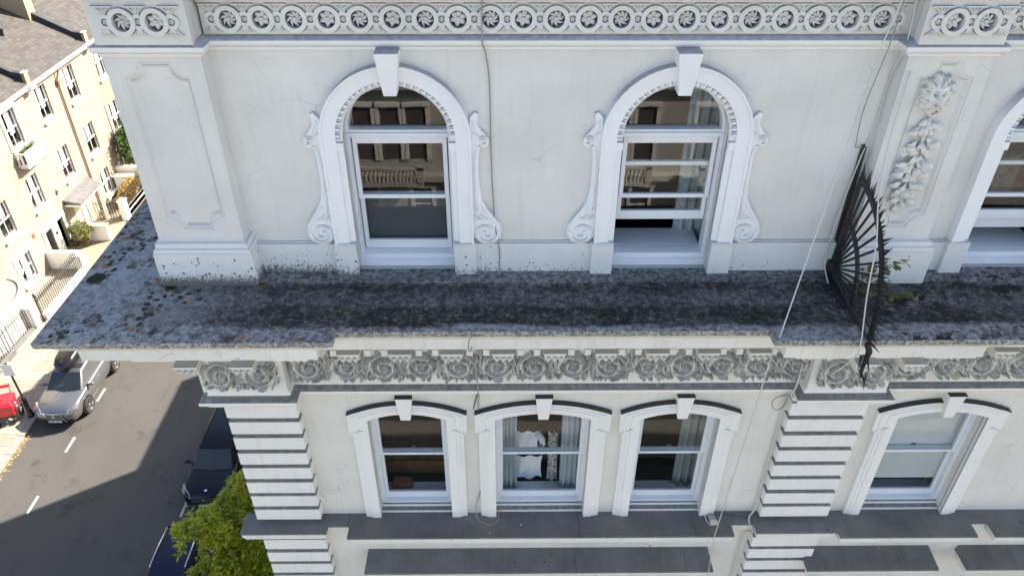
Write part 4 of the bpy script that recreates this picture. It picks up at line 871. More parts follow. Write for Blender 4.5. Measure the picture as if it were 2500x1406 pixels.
pm, pnt, pb = nmat('patterned_fabric'); PN = NT(pnt); PN.l(PN.ramp(PN.voro(PN.obj(), 26).outputs['Distance'], [(.35, (.05, .05, .06)), (.5, (.55, .54, .5))]), pb.inputs['Base Color'])
shirt(.68, .56, 15.15, .15, 1.0, 'black and white patterned garment beside the right curtain of the middle window', pm, False)
DK = thing('desk', 'brown wooden desk inside the left sash window', 'desk', (-1.27, .9, 13.3)); b = MB(); b.box(-1.85, -.7, .75, 1.35, 14.30, 14.36); b.build('top', M['wood'], DK)
for x in (-1.82, -.76):
    for y in (.78, 1.3): b = MB(); b.box(x, x + .05, y, y + .05, 13.3, 14.3); b.build('leg', M['wood'], DK)
b = MB(); b.box(-1.8, -.75, .75, .77, 14.1, 14.3); b.build('drawer_front', M['wood'], DK)
b = MB(); b.prism([(x, z) for x, z in ((-1.68, 14.11), (-1.36, 14.11), (-1.38, 14.17), (-1.45, 14.21), (-1.66, 14.2))], .44, .60, facade); tag(b.build('leather_pouch', plain('tan_leather', (.30, .10, .04), .6), bevel=.02), 'tan leather pouch on the inner sill of the left sash window', 'pouch')
b = MB(); b.lathe([(.001, 0), (.085, .0), (.095, .012), (.001, .012)], 20, (-1.02, .95, 14.362)); tag(b.build('plate', M['cloth'], smooth=True), 'round pale plate on the desk in the left sash window', 'plate')
b = MB(); b.lathe([(.001, -.03), (.13, -.03), (.15, 0), (.13, .02), (.001, .02)], 24, (-1.2, 1.8, 16.45)); tag(b.build('ceiling_light', M['cloth']), 'round ceiling light in the room of the left sash window', 'light')
b = MB(); b.box(5.14, 6.24, .345, .355, 14.42, 16.0); b.tube([(5.14, .35, 14.42), (6.24, .35, 14.42)], .012, 6); tag(b.build('roller_blind', M['blind']), 'pale roller blind drawn most of the way down in the right-hand sash window', 'blind')
b = MB(); b.box(-1.55, -.58, .29, .295, 18.42, 19.12); tag(b.build('grey_pane_sheet', plain('grey_pane_sheet', (.085, .09, .10), .9)), 'dark grey sheet added behind the lower pane of the left arched window', 'blind')  # plain sheet added to turn the lower pane greyer
b = MB(); b.box(5.05, 6.0, .33, .335, 18.62, 18.80); tag(b.build('cafe_curtain', M['cloth']), 'white valance in the open arched window of the right-hand house', 'curtain')
pm2, pnt2, pb2 = nmat('pale_relief_fabric'); PN = NT(pnt2); PN.l(PN.ramp(PN.noise(PN.pos(), 7, 5), [(.4, (.16, .15, .13)), (.65, (.55, .53, .47))]), pb2.inputs['Base Color'])
b = MB(); b.box(4.9, 6.1, 1.1, 1.12, 18.6, 19.75); tag(b.build('wall_hanging', pm2), 'pale crumpled hanging seen through the arched window of the right house', 'hanging')

# ================================================================== lime-leaved tree beside the corner house
TR = thing('tree', 'lime green tree growing beside the corner house above the dark cars', 'tree', (-6.4, 4.2, .1))
b = MB(); b.tube([(-6.4, 4.2, 0), (-6.4, 4.2, 1.5), (-6.3, 4.15, 3.2), (-6.2, 4.1, 5.0), (-6.1, 4.1, 7.2)], [.17, .14, .12, .09, .03], 8); br = []
cl = [(-5.9, 4.83, 9.35, .34, .7), (-6.2, 4.69, 8.7, .5, .7), (-6.0, 4.4, 8.4, .6, .7), (-6.4, 4.11, 8.7, .42, .55), (-6.7, 3.91, 8.95, .40, .4), (-6.9, 3.47, 9.22, .27, .35), (-6.3, 3.92, 8.2, .55, .6), (-5.9, 4.06, 7.6, .75, .7), (-6.4, 3.76, 7.5, .55, .6), (-6.75, 3.25, 7.9, .42, .5), (-6.1, 3.73, 7.0, .8, .7), (-6.5, 3.23, 7.2, .6, .6), (-6.8, 2.85, 7.6, .45, .5), (-5.8, 3.7, 6.4, .9, .8), (-5.4, 4.6, 8.6, .6, .8), (-5.2, 4.4, 7.4, .8, .9), (-6.5, 3.3, 6.3, .9, .8), (-6.4, 3.6, 5.2, 1.1, .9), (-5.6, 4.3, 5.2, 1.1, .9)]
lp = []
for cx, cy, cz, R, hz in cl:
    br.append((cx, cy, cz)); b.tube([(-6.2, 4.1, 4.0 + random.random() * 2), ((cx - 6.2) / 2, (cy + 4.1) / 2, cz * .5 + 2.6), (cx, cy, cz)], [.06, .035, .012], 5)
    for t in range(int(110 * R * R) + 12):                 # twigs, each with a drooping spray of leaflets
        u = np.random.randn(3); u /= np.linalg.norm(u); rr = R * (.45 + .6 * random.random()); p = np.array([cx, cy, cz]) + u * rr * np.array([1, 1, hz]); dirv = u * np.array([1, 1, .2]) + np.array([0, 0, -.35])
        for q in range(9):
            c = p + dirv * (.028 * q) + np.array([0, 0, -.003 * q * q])
            for _ in range(5): lp.append(c + np.random.randn(3) * .03)
b.build('trunk', M['bark'], TR, smooth=True); leaves(lp, .12, M['leaf_lime'], 'crown', TR, .28, .34)
# ================================================================== parked cars (built nose towards -y in their own frame)
def wheel_mesh(R, w):
    b = MB(); b.lathe([(R * .66, -w / 2), (R * .93, -w / 2), (R, -w * .35), (R, w * .35), (R * .93, w / 2), (R * .66, w / 2)], 28, axis='x', cap=False); ty = b.mesh('tyre', plain('tyre_rubber', (.015, .015, .015), .85), True, 40)
    b = MB(); b.lathe([(R * .68, -w * .42), (R * .66, -w * .5), (R * .62, -w * .3)], 28, axis='x', cap=False)
    for k in range(10):
        a = k * math.pi / 5; a2 = a + (.13 if k % 2 else -.13)
        c, s = math.cos(a2), math.sin(a2); t = .022
        b.add([(-w * .42, c * .05 - s * t, s * .05 + c * t), (-w * .42, c * .05 + s * t, s * .05 - c * t), (-w * .46, c * R * .65 + s * t * .8, s * R * .65 - c * t * .8), (-w * .46, c * R * .65 - s * t * .8, s * R * .65 + c * t * .8)], [(0, 1, 2, 3)])
    b.lathe([(.001, -w * .47), (.055, -w * .46), (.06, -w * .4)], 12, axis='x'); rim = b.mesh('rim', plain('alloy', (.55, .55, .56), .3, 1.0), True, 40)
    b = MB(); b.lathe([(.001, -w * .2), (R * .67, -w * .2)], 24, axis='x', cap=False); dk = b.mesh('wheel_gap_disc', plain('wheel_void', (.012, .012, .012), .9)); return ty, rim, dk  # last disc is black, filling the shaded gap behind the spokes
CHROME = plain('chrome', (.75, .75, .77), .12, 1.0); LAMP = plain('lamp_lens', (.22, .23, .25), .08, .3, coat=1); TAIL = plain('tail_lens', (.35, .01, .01), .15, coat=1); GRILLE = plain('grille_black', (.012, .012, .013), .35)
def car(label, loc, L, W, Hh, paint, rim_s=1, roofbox=False, plate='', star=False, rot=0, spindle=False):
    C = thing('parked_car', label, 'car', loc, rot, 'cars parked along the street', local=True); hl, hw = L / 2, W / 2
    st = [(-hl, .62, .42, .60, .62), (-hl + .05, .80, .30, .74, .78), (-hl + .18, .90, .24, .86, .92), (-hl + .5, .97, .22, .95, 1.01), (-hl + 1.0, 1, .22, 1.0, 1.06), (-hl + 1.35, 1, .22, 1.03, 1.08), (-hl + 2.0, 1, .22, 1.05, 1.09), (0.2, 1, .22, 1.06, 1.10), (1.0, 1, .22, 1.07, 1.11), (hl - 1.0, .99, .24, 1.08, 1.12), (hl - .45, .96, .28, 1.08, 1.12), (hl - .12, .88, .34, 1.04, 1.08), (hl, .72, .42, .86, .88)]
    prof = lambda s: [(0, s[2]), (hw * s[1] * .80, s[2]), (hw * s[1] * .95, s[2] + .06), (hw * s[1], s[2] + (s[3] - s[2]) * .42), (hw * s[1] * .985, s[2] + (s[3] - s[2]) * .72), (hw * s[1] * .93, s[3] - .03), (hw * s[1] * .86, s[3]), (hw * s[1] * .45, s[4]), (0, s[4] + .005)]
    vs = []; fs = []; n = 9
    for s in st:
        half = prof(s); ring = [(x, s[0], z) for x, z in half] + [(-x, s[0], z) for x, z in half[-2:0:-1]]; vs += ring
    m = 16
    for i in range(len(st) - 1):
        for k in range(m): l = (k + 1) % m; fs.append((i * m + k, i * m + l, (i + 1) * m + l, (i + 1) * m + k))
    fs += [tuple(range(m)), tuple((len(st) - 1) * m + k for k in reversed(range(m)))]
    b = MB(); b.add(vs, fs); body = b.build('body', paint, C, smooth=True); sm = body.modifiers.new('s', 'SUBSURF'); sm.levels = sm.render_levels = 2
    # cabin
    zb, zr = 1.02, Hh; yf, yr = -hl + 1.02, hl - .22; tf, tr = -hl + 1.80, hl - .62; wb, wt = hw * .88, hw * .66
    lo = [(-wb, yf, zb), (wb, yf, zb), (wb, yr, zb), (-wb, yr, zb)]; lo[0] = (-wb * .93, yf + .12, zb); lo[1] = (wb * .93, yf + .12, zb)
    hi = [(-wt, tf, zr - .05), (wt, tf, zr - .05), (wt * .97, tr, zr - .03), (-wt * .97, tr, zr - .03)]
    b = MB(); mid = [(-wt * .99, (tf + tr) / 2 - .3, zr - .005), (wt * .99, (tf + tr) / 2 - .3, zr - .005)]
    V = lo + hi + mid + [(0, tf - .06, zr - .01), (0, (tf + tr) / 2 - .3, zr + .03), (0, tr + .03, zr), (0, yf, zb + .03), (0, yr + .04, zb)]
    b.add(V, [(0, 13, 10, 4), (13, 1, 5, 10), (1, 2, 6, 9, 5), (2, 14, 12, 6), (14, 3, 7, 12), (3, 0, 4, 8, 7), (4, 10, 11, 8), (10, 5, 9, 11), (8, 11, 12, 7), (11, 9, 6, 12)]); cab = b.build('cabin', paint, C, smooth=True, bevel=.07, angle=60, seg=4)
    def panel(name, q, mat, off=.012, par=C):
        q = [Vector(p) for p in q]; nrm = (q[1] - q[0]).cross(q[3] - q[0]).normalized(); b = MB(); b.quad(*[p + nrm * off for p in q]); return b.build(name, mat, par)
    lerp = lambda a, c, t: Vector(a) + (Vector(c) - Vector(a)) * t
    def sub(q, u0, u1, v0, v1):
        f = lambda u, v: lerp(lerp(q[0], q[1], u), lerp(q[3], q[2], u), v); return [f(u0, v0), f(u1, v0), f(u1, v1), f(u0, v1)]
    ws = [lo[0], lo[1], hi[1], hi[0]]; ws0 = [V[0], V[13], V[10], V[4]]; ws1 = [V[13], V[1], V[5], V[10]]
    gl = MB()
    for q, u0, u1 in ((ws0, .07, 1), (ws1, 0, .93)):
        s_ = sub(q, u0, u1, .06, .90); nr = (s_[1] - s_[0]).cross(s_[3] - s_[0]).normalized(); gl.quad(*[p + nr * .014 for p in s_])
    DARKG = M['glass_dark']; gl.build('windscreen', DARKG, C)
    for a, c, d, e in (((2, 1, 5, 6), 0, 0, 0), ((0, 3, 7, 4), 0, 0, 0)):
        q = [V[i] for i in a]; rev = a[0] == 2
        for (u0, u1) in ((.13, .50), (.545, .86)):
            panel('side_window', sub(q, *((1 - u1, 1 - u0) if not rev else (u0, u1)), .10, .82), DARKG, .014)
    panel('rear_window', sub([V[3], V[2], V[6], V[7]][::-1], .1, .9, .15, .85), DARKG, -.02)
    for s in (-1, 1):                                # lamps, mirrors, wheels, handles
        q = [(s * hw * .52, -hl + .03, .70), (s * hw * .93, -hl + .30, .80), (s * hw * .95, -hl + .55, .93), (s * hw * .58, -hl + .14, .84)]
        b = MB(); b.add([Vector(p) + Vector((s * .02, -.03, .025)) for p in q] + [Vector(p) + Vector((0, .1, -.05)) for p in q], [(0, 1, 2, 3), (0, 1, 5, 4), (1, 2, 6, 5), (2, 3, 7, 6), (3, 0, 4, 7)]); hlmp = b.build('headlight', LAMP, C, bevel=.02)
        b = MB(); b.box(s * hw * .62 - .16, s * hw * .62 + .16, -hl + .02, -hl + .2, .36, .50); b.build('air_intake', GRILLE, C, bevel=.03)
        b = MB(); b.box(min(s * hw * .5, s * hw * .93), max(s * hw * .5, s * hw * .93), hl - .16, hl - .02, .82, .96); b.build('tail_light', TAIL, C, bevel=.03)
        b = MB(); b.lathe([(.001, -.1), (.075, -.09), (.085, 0), (.06, .07), (.001, .08)], 12, axis='x'); mr = b.build('wing_mirror', paint, C, (s * (hw + .09), -hl + 1.5, 1.08), smooth=True); mr.scale = (1.1, .7, .9)
        b = MB(); b.box(min(s * (hw * .86), s * (hw + .05)), max(s * (hw * .86), s * (hw + .05)), -hl + 1.47, -hl + 1.53, 1.02, 1.06); b.build('mirror_arm', GRILLE, C)
        for y in (-.15, .85): b = MB(); b.box(min(s * hw * .975, s * (hw + .012)), max(s * hw * .975, s * (hw + .012)), y, y + .2, .86, .89); b.build('door_handle', CHROME, C, bevel=.008)
        b = MB(); b.tube([(s * wt * .93, tf + .25, zr + .03), (s * wt * .93, (tf + tr) / 2, zr + .055), (s * wt * .9, tr - .1, zr + .02)], .018, 6); b.build('roof_rail', CHROME if not star else GRILLE, C, smooth=True)
        for y in (-hl + .98, hl - 1.02):
            b = MB(); b.lathe([(.001, -.02), (.41, -.02), (.41, .02), (.001, .02)], 28, axis='x'); wa = b.build('wheel_well_dark', GRILLE, C, (s * (hw - .024), y, .39))  # black disc stands in for the shaded wheel well
            ty, rim, dk = WHEEL; w_ = link('wheel', None, C, (s * (hw - .075), y, .355)); WL[w_] = Vector((0, 0, 0)); w_.rotation_euler = (0, 0, 0 if s < 0 else math.pi)
            for nm, me in (('tyre', ty), ('rim', rim), ('wheel_gap_disc', dk)): link(nm, me, w_)
    b = MB()
    if spindle: b.prism([(-.40, .80), (.40, .80), (.30, .66), (.46, .36), (-.46, .36), (-.30, .66)], 0, .12, lambda a, c, d: (a, -hl - .025 + d + (.12 if c > .7 else 0) * .4, c))
    else: b.box(-.52, .52, -hl - .015, -hl + .1, .52, .76)
    b.build('grille', GRILLE, C, bevel=.01); b = MB()
    for z in ((.44, .52, .60, .68, .74) if spindle else (.58,)): b.box(-.34, .34, -hl - .04, -hl - .02, z, z + .018)
    if spindle: b.tube([(-.42, -hl + .01, .81), (-.30, -hl - .03, .67), (-.47, -hl - .03, .36)], .015, 5); b.tube([(.42, -hl + .01, .81), (.30, -hl - .03, .67), (.47, -hl - .03, .36)], .015, 5); b.tube([(-.42, -hl + .01, .81), (0, -hl - .02, .79), (.42, -hl + .01, .81)], .016, 5)
    else: b.box(-.50, .50, -hl - .05, -hl, .635, .675); b.lathe([(.09, -hl - .06), (.11, -hl - .07), (.13, -hl - .06)], 20, (0, 0, .65), 'y', False); b.box(-.75, .75, -hl - .02, -hl + .05, .35, .375)
    b.build('grille_trim', CHROME, C, smooth=False)
    if spindle: b = MB(); b.lathe([(.055, -hl - .05), (.065, -hl - .058), (.075, -hl - .05)], 18, (0, 0, .66), 'y', False); b.tube([(-.02, -hl - .055, .69), (-.035, -hl - .055, .64), (.035, -hl - .055, .645)], .008, 5); b.build('badge', CHROME, C)
    if star: b = MB(); b.lathe([(.001, 0), (.045, 0), (.05, .01), (.001, .012)], 16, (0, -hl + .24, .935)); b.build('badge', CHROME, C)
    b = MB(); pz = .40 if spindle else .44; b.box(-.26, .26, -hl - .055, -hl - .03, pz - .055, pz + .055); PLT = b.build('number_plate', M['plate'], C)
    if plate:
        fc = bpy.data.curves.new('plate_text', 'FONT'); fc.body = plate; fc.size = .105; fc.align_x = 'CENTER'; fc.align_y = 'CENTER'; tmp = bpy.data.objects.new('tmp', fc); col.objects.link(tmp)
        dg = bpy.context.evaluated_depsgraph_get(); me = bpy.data.meshes.new_from_object(tmp.evaluated_get(dg)); bpy.data.objects.remove(tmp); me.materials.clear(); me.materials.append(GRILLE)
        link('plate_lettering', me, PLT, (0, -hl - .059, pz), rot=(math.pi / 2, 0, 0), scale=(.85, 1, 1))
    b = MB(); b.tube([(-.35, yf + .06, zb + .02), (.15, yf - .02, zb + .055)], .01, 4); b.tube([(.05, yf + .0, zb + .05), (.55, yf + .1, zb + .05)], .01, 4); b.build('wiper', GRILLE, C)
    b = MB(); b.prism([(0, 0), (.16, 0), (.13, .06), (.08, .05)], -.018, .018, lambda a, c, d: (d, tr - .2 + a, zr + c)); b.build('antenna_fin', paint, C)
    b = MB(); b.add([(-wt * .95, tr - .06, zr + .0), (wt * .95, tr - .06, zr + .0), (wt * .9, tr + .2, zr - .03), (-wt * .9, tr + .2, zr - .03), (-wt * .95, tr - .06, zr - .04), (wt * .95, tr - .06, zr - .04), (wt * .9, tr + .2, zr - .06), (-wt * .9, tr + .2, zr - .06)], [(0, 1, 2, 3), (7, 6, 5, 4), (2, 3, 7, 6), (0, 3, 7, 4), (1, 2, 6, 5)]); b.build('roof_spoiler', paint, C, bevel=.012)
    if roofbox:
        b = MB(); pr = [(-.40, 0), (.40, 0), (.46, .1), (.42, .34), (.34, .42), (-.34, .42), (-.42, .36), (-.46, .1)]; vs = []
        for y, kx, kz in ((-.85, .35, .3), (-.72, .72, .62), (-.45, .92, .9), (0, 1, 1), (.6, 1, 1.02), (.85, .93, .95), (.92, .7, .75)): vs += [(x * kx, y, z * kz + .02) for x, z in pr]
        fs = [(i * 8 + k, i * 8 + (k + 1) % 8, (i + 1) * 8 + (k + 1) % 8, (i + 1) * 8 + k) for i in range(6) for k in range(8)] + [tuple(range(8)), tuple(48 + k for k in reversed(range(8)))]
        b.add(vs, fs); RB = b.build('roof_box', M['black'], C, (-.06, -hl + 2.42, zr + .06), smooth=True, bevel=.02, angle=40)
        b = MB(); b.box(-.05, .05, -.7, .8, .33, .375); b.box(-.42, .42, -.02, .02, .36, .385); b.build('lid_rib', M['black'], RB, (-.06, -hl + 2.42, zr + .06))
        for y in (-.4, .45): b = MB(); b.box(-.62, .62, y - .025, y + .025, 0, .035); b.build('roof_bar', GRILLE, C, (0, -hl + 2.42, zr + .045))
    return C
M['glass_dark'] = plain('car_glass_dark', (.012, .016, .018), .03, 0, .8); M['plate'] = plain('plate_white', (.62, .62, .6), .5)
WHEEL = wheel_mesh(.355, .235)
def paintm(name, c, metal=.6, coat=1.0): return plain(name, c, .28, metal, .4 * coat, coat=coat)
car('dark grey SUV with a black roof box parked by the sunny kerb', (-18.5, 17.85, 0), 4.62, 1.85, 1.64, paintm('grey_metallic', (.17, .175, .185), .7), roofbox=True, plate='RV17 BHV', spindle=True)
navy = paintm('navy_metallic', (.004, .005, .012), .2, .35)
car('black navy car parked in the shade beside the white corner house', (-10.93, 13.55, 0), 4.7, 1.9, 1.62, navy, plate='YL17 OEZ', star=True)
car('dark blue hatchback nose to tail in front of the black car, partly under the tree', (-10.85, 7.9, 0), 4.3, 1.84, 1.58, paintm('blue_metallic', (.005, .009, .028), .25, .4))

# ================================================================== brick houses across the side street
XF = -24.4; ZE = 9.0
def bh(label, y0, y1, brick, wins, extra=()):
    Hs = thing('brick_house', label, 'house', (XF - 3, (y0 + y1) / 2, 0), group='brick houses across the side street')
    ops = sorted(wins, key=lambda w: w[0]); b = MB()
    # wall sheet with rectangular openings, columns split at opening edges
    ys = sorted(set([y0, y1] + [w[0] for w in wins] + [w[1] for w in wins])); D = .16
    for a, c in zip(ys[:-1], ys[1:]):
        m_ = (a + c) / 2; cut = sorted([(w[2], w[3]) for w in wins if w[0] < m_ < w[1]]); z = 0
        for s, t in cut + [(ZE, ZE)]:
            if s > z: b.quad((XF, a, z), (XF, c, z), (XF, c, s), (XF, a, s))
            z = t
    for w in wins:
        a, c, s, t = w[:4]
        b.quad((XF, a, s), (XF, a, t), (XF - D, a, t), (XF - D, a, s)); b.quad((XF, c, s), (XF, c, t), (XF - D, c, t), (XF - D, c, s)); b.quad((XF, a, t), (XF, c, t), (XF - D, c, t), (XF - D, a, t)); b.quad((XF, a, s), (XF, c, s), (XF - D, c, s), (XF - D, a, s))
    b.box(XF - 10, XF - 1.6, y0, y1, 0, ZE - .02); b.quad((XF, y0, 0), (XF - 2, y0, 0), (XF - 2, y0, ZE), (XF, y0, ZE)); b.quad((XF, y1, 0), (XF - 2, y1, 0), (XF - 2, y1, ZE), (XF, y1, ZE))
    b.build('wall', brick, Hs)
    for w in wins:
        a, c, s, t, kind = w; fr = MB(); X = XF - .10
        if kind in ('plain', 'surround'):
            e = .05; fr.box(X - .06, X, a, a + e, s, t); fr.box(X - .06, X, c - e, c, s, t); fr.box(X - .06, X, a + e, c - e, t - e, t); fr.box(X - .06, X, a + e, c - e, s, s + .07); mz = (s + t) / 2
            fr.box(X - .02, X + .03, a + e, c - e, mz - .03, mz + .03); fr.box(X - .04, X - .01, (a + c) / 2 - .014, (a + c) / 2 + .014, s + .07, t - e)
            W_ = fr.build('window', M['white'], Hs)
            b = MB(); b.quad((X - .045, a + e, s), (X - .045, c - e, s), (X - .045, c - e, t), (X - .045, a + e, t)); b.build('pane', M['glass'], W_)
            b = MB(); b.box(XF - .02, XF + .14, a - .12, c + .12, s - .13, s); b.build('sill', M['white'], W_, bevel=.01)
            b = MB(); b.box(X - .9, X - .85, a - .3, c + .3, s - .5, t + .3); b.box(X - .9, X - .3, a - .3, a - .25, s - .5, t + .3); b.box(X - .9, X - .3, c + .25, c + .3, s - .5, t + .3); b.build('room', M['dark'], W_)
            b = MB()
            for q in range(2):
                b.box(X - .16, X - .14, a + .06 if q == 0 else (a + c) / 2 + .05, (a + c) / 2 - .05 + random.uniform(-.15, .05) if q == 0 else c - .06, s + (t - s) * random.choice((.05, .3, .52)), t)
            b.build('net_curtain', M['cloth'], W_)
            if kind == 'surround':
                b = MB(); e = .2; b.box(XF - .01, XF + .06, a - e, a, s, t + e); b.box(XF - .01, XF + .06, c, c + e, s, t + e); b.box(XF - .01, XF + .06, a, c, t, t + e); b.build('surround', M['white'], W_, bevel=.01)
        elif kind == 'door':
            fr.box(XF - .01, XF + .07, a - .22, a, 0, t + .22); fr.box(XF - .01, XF + .07, c, c + .22, 0, t + .22); fr.box(XF - .01, XF + .07, a, c, t, t + .22); D_ = fr.build('doorway', M['white'], Hs, bevel=.01)
            b = MB(); b.box(XF - .16, XF - .11, a, a + (c - a) * .42, s, t); b.build('door', M['black'], D_); b = MB(); b.box(XF - .11, XF - .1, a + .1, a + .42, .9, t - .2); b.build('pane', M['glass'], D_)
            b = MB(); b.box(XF - .16, XF - .02, a + (c - a) * .42, a + (c - a) * .72, s, t); b.build('door_panel', M['white'], D_); b = MB(); b.box(XF - .02, XF + .0, a + (c - a) * .5, a + (c - a) * .6, 1.3, 1.5); b.build('letter_plate', M['black'], D_)
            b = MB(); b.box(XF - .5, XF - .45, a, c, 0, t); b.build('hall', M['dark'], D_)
    # roof, gutter
    b = MB(); sl = .5; rx = XF + .32; rz = ZE + .06; b.add([(rx, y0, rz), (rx, y1, rz), (rx - 5.2, y1, rz + 5.2 * sl), (rx - 5.2, y0, rz + 5.2 * sl), (rx - 10.4, y1, rz), (rx - 10.4, y0, rz)], [(0, 1, 2, 3), (3, 2, 4, 5)]); b.add([(rx, y0, rz - .04), (rx, y1, rz - .04), (rx, y1, rz), (rx, y0, rz)], [(0, 1, 2, 3)])
    R_ = b.build('roof', M['slate'], Hs)
    b = MB(); b.tube([(XF + .34, y0, ZE + .02), (XF + .34, y1, ZE + .02)], .055, 8); b.build('gutter', M['white'], R_)
    b = MB(); b.box(XF - .02, XF + .26, y0, y1, ZE - .1, ZE); b.box(XF + .26, XF + .285, y0, y1, ZE - .18, ZE + .0); b.build('fascia_board', M['white'], R_)
    return Hs, R_
A_w = [(27.85, 28.95, 3.25, 5.0, 'plain'), (24.9, 26.0, 3.25, 5.0, 'plain'), (28.0, 29.15, 6.6, 8.5, 'surround'), (25.0, 26.1, 6.6, 8.5, 'plain'), (24.9, 26.15, .55, 2.05, 'surround'), (27.75, 29.65, .12, 2.0, 'door'), (22.0, 23.1, 3.25, 5.0, 'plain')]
B_w = [(31.25, 32.35, 6.75, 8.5, 'plain'), (34.3, 35.45, 6.6, 8.5, 'plain'), (31.27, 32.4, 3.25, 5.03, 'plain'), (34.4, 35.6, 3.25, 5.02, 'plain'), (34.55, 35.65, .5, 2.05, 'plain')]
C_w = [(37.95, 39.1, 6.6, 8.55, 'plain'), (37.9, 39.15, 3.2, 5.03, 'plain'), (41, 42.1, 3.2, 5.03, 'plain'), (41, 42.1, 6.6, 8.5, 'plain')]
HA, RA = bh('yellow brick house with white doorway, white planter balcony and rounded porch', 19.0, 30.75, M['brick'], A_w)
HB, RB_ = bh('yellow brick house with grey canopy porch and brown downpipe', 30.75, 37.4, M['brick'], B_w)
HC, RC = bh('duller pinkish brick house at the far end beside the ivy', 37.4, 48, M['brick_p'], C_w)
# party upstands with brick ends and corbels, chimney, roof vent
for R_, y in ((RB_, 30.75), (RC, 37.4)):
    b = MB(); b.prism([(XF + .10, ZE + .05), (XF + .10, ZE + .62), (XF - .35, ZE + .70), (XF - 4.9, ZE + 3.1), (XF - 4.9, ZE + 2.5)], y - .14, y + .14, lambda a, c, d: (a, d, c)); b.build('party_upstand', M['cap'], R_)
    b = MB(); b.box(XF + .1, XF + .26, y - .16, y + .16, ZE, ZE + .62); b.build('brick_end', M['brick_f'], R_); b = MB(); b.box(XF + .0, XF + .44, y - .22, y + .22, ZE - .22, ZE + .02); b.box(XF + .08, XF + .3, y - .18, y + .18, ZE + .62, ZE + .68); b.box(XF, XF + .2, y - .15, y + .15, ZE - .42, ZE - .22); b.build('corbel', M['white'], R_, bevel=.02)
b = MB(); b.box(XF - 4.6, XF - 2.35, 37.0, 37.75, ZE + .9, ZE + 4.4); ch = b.build('chimney', M['brick_f'], RC); b = MB(); b.box(XF - 4.7, XF - 2.25, 36.9, 37.85, ZE + 4.2, ZE + 4.45); b.build('chimney_cap', M['brick_f'], ch)
b = MB(); b.lathe([(.09, 0), (.09, .25), (.14, .27), (.14, .34), (.02, .4)], 12, (XF - 2.4, 34.2, ZE + 1.4)); b.build('roof_vent', M['black'], RB_)
# downpipes
def pipe(Hp, pts, r, mat): b = MB(); b.tube(pts, r, 8); return b.build('downpipe', mat, Hp, smooth=True)
pipe(HB, [(XF + .30, 33.75, ZE - .02), (XF + .2, 33.7, ZE - .3), (XF + .08, 33.5, ZE - .75), (XF + .08, 33.5, .45), (XF + .12, 33.75, .2)], .05, M['pipe']); b = MB(); b.box(XF + .0, XF + .18, 33.38, 33.62, ZE - 1.0, ZE - .75); b.build('hopper', M['pipe'], HB)
pipe(HC, [(XF + .07, 37.5, 5.2), (XF + .07, 37.55, .3)], .04, M['white'])
# planter balcony under the top window of house A
b = MB(); X1 = XF + .55; b.box(XF, X1, 27.85, 29.6, 5.78, 5.88); b.box(XF, X1 - .1, 28.0, 29.45, 5.62, 5.78); BL = b.build('planter_balcony', M['white'], HA, bevel=.01)
b = MB(); b.box(X1 - .07, X1, 27.85, 29.6, 6.42, 6.5); b.box(XF, X1 - .07, 27.85, 27.92, 6.42, 6.5); b.box(XF, X1 - .07, 29.53, 29.6, 6.42, 6.5); b.build('top_rail', M['white'], BL)
bb = MB(); bb.box(-.03, .03, -.055, .055, 0, .55); bm_ = bb.mesh('baluster', M['white'])
for k in range(9): link('baluster', bm_, BL, (X1 - .035, 27.95 + k * .194, 5.875))
for k in range(2):
    for y in (27.885, 29.565): link('baluster', bm_, BL, (XF + .12 + k * .2, y, 5.875), rot=(0, 0, math.pi / 2))
SHB = thing('box_shrub', 'clipped green shrub in the white planter balcony', 'shrub', (XF + .25, 28.6, 5.88)); pts = [(XF + .28 + random.gauss(0, .1), 28.5 + random.uniform(-.5, .6), 6.3 + random.gauss(0, .16)) for _ in range(1500)]; leaves(pts, .09, M['leaf_dark'], 'foliage', SHB, .6, .6)
b = MB(); b.box(XF + .15, XF + .45, 28.0, 29.3, 5.9, 6.15); b.build('soil_box', M['terracotta'], SHB)
# canopy porch of house B
CP = MB(); CP.add([(XF, 30.2, 2.62), (XF, 33.15, 2.62), (XF + .95, 32.75, 2.42), (XF + .95, 30.2, 2.42), (XF, 30.2, 2.5), (XF, 33.15, 2.5), (XF + .95, 32.75, 2.3), (XF + .95, 30.2, 2.3)], [(0, 1, 2, 3), (7, 6, 5, 4), (3, 2, 6, 7), (0, 3, 7, 4), (1, 2, 6, 5)]); CPo = CP.build('canopy', M['lead'], HB)
b = MB(); b.box(XF, XF + .9, 30.25, 32.7, 2.18, 2.3); b.build('entablature', M['white'], CPo)
for dy in (30.35, 30.62, 32.55): b = MB(); b.lathe([(.12, .1), (.13, .2), (.1, .25), (.085, 2.05), (.12, 2.1), (.12, 2.18)], 14, (XF + .8, dy, 0)); b.build('column', M['white'], CPo, smooth=True, angle=40)
b = MB(); b.box(XF - .0, XF + .05, 30.9, 32.4, .1, 2.18); DR = b.build('door', M['cream'], HB)
for (a, c, s, t) in ((31.0, 31.55, .3, 1.0), (31.75, 32.3, .3, 1.0), (31.0, 31.55, 1.15, 2.0), (31.75, 32.3, 1.15, 2.0)): b = MB(); b.box(XF + .05, XF + .07, a, c, s, t); b.build('door_panel', M['cream'], DR, bevel=.01)
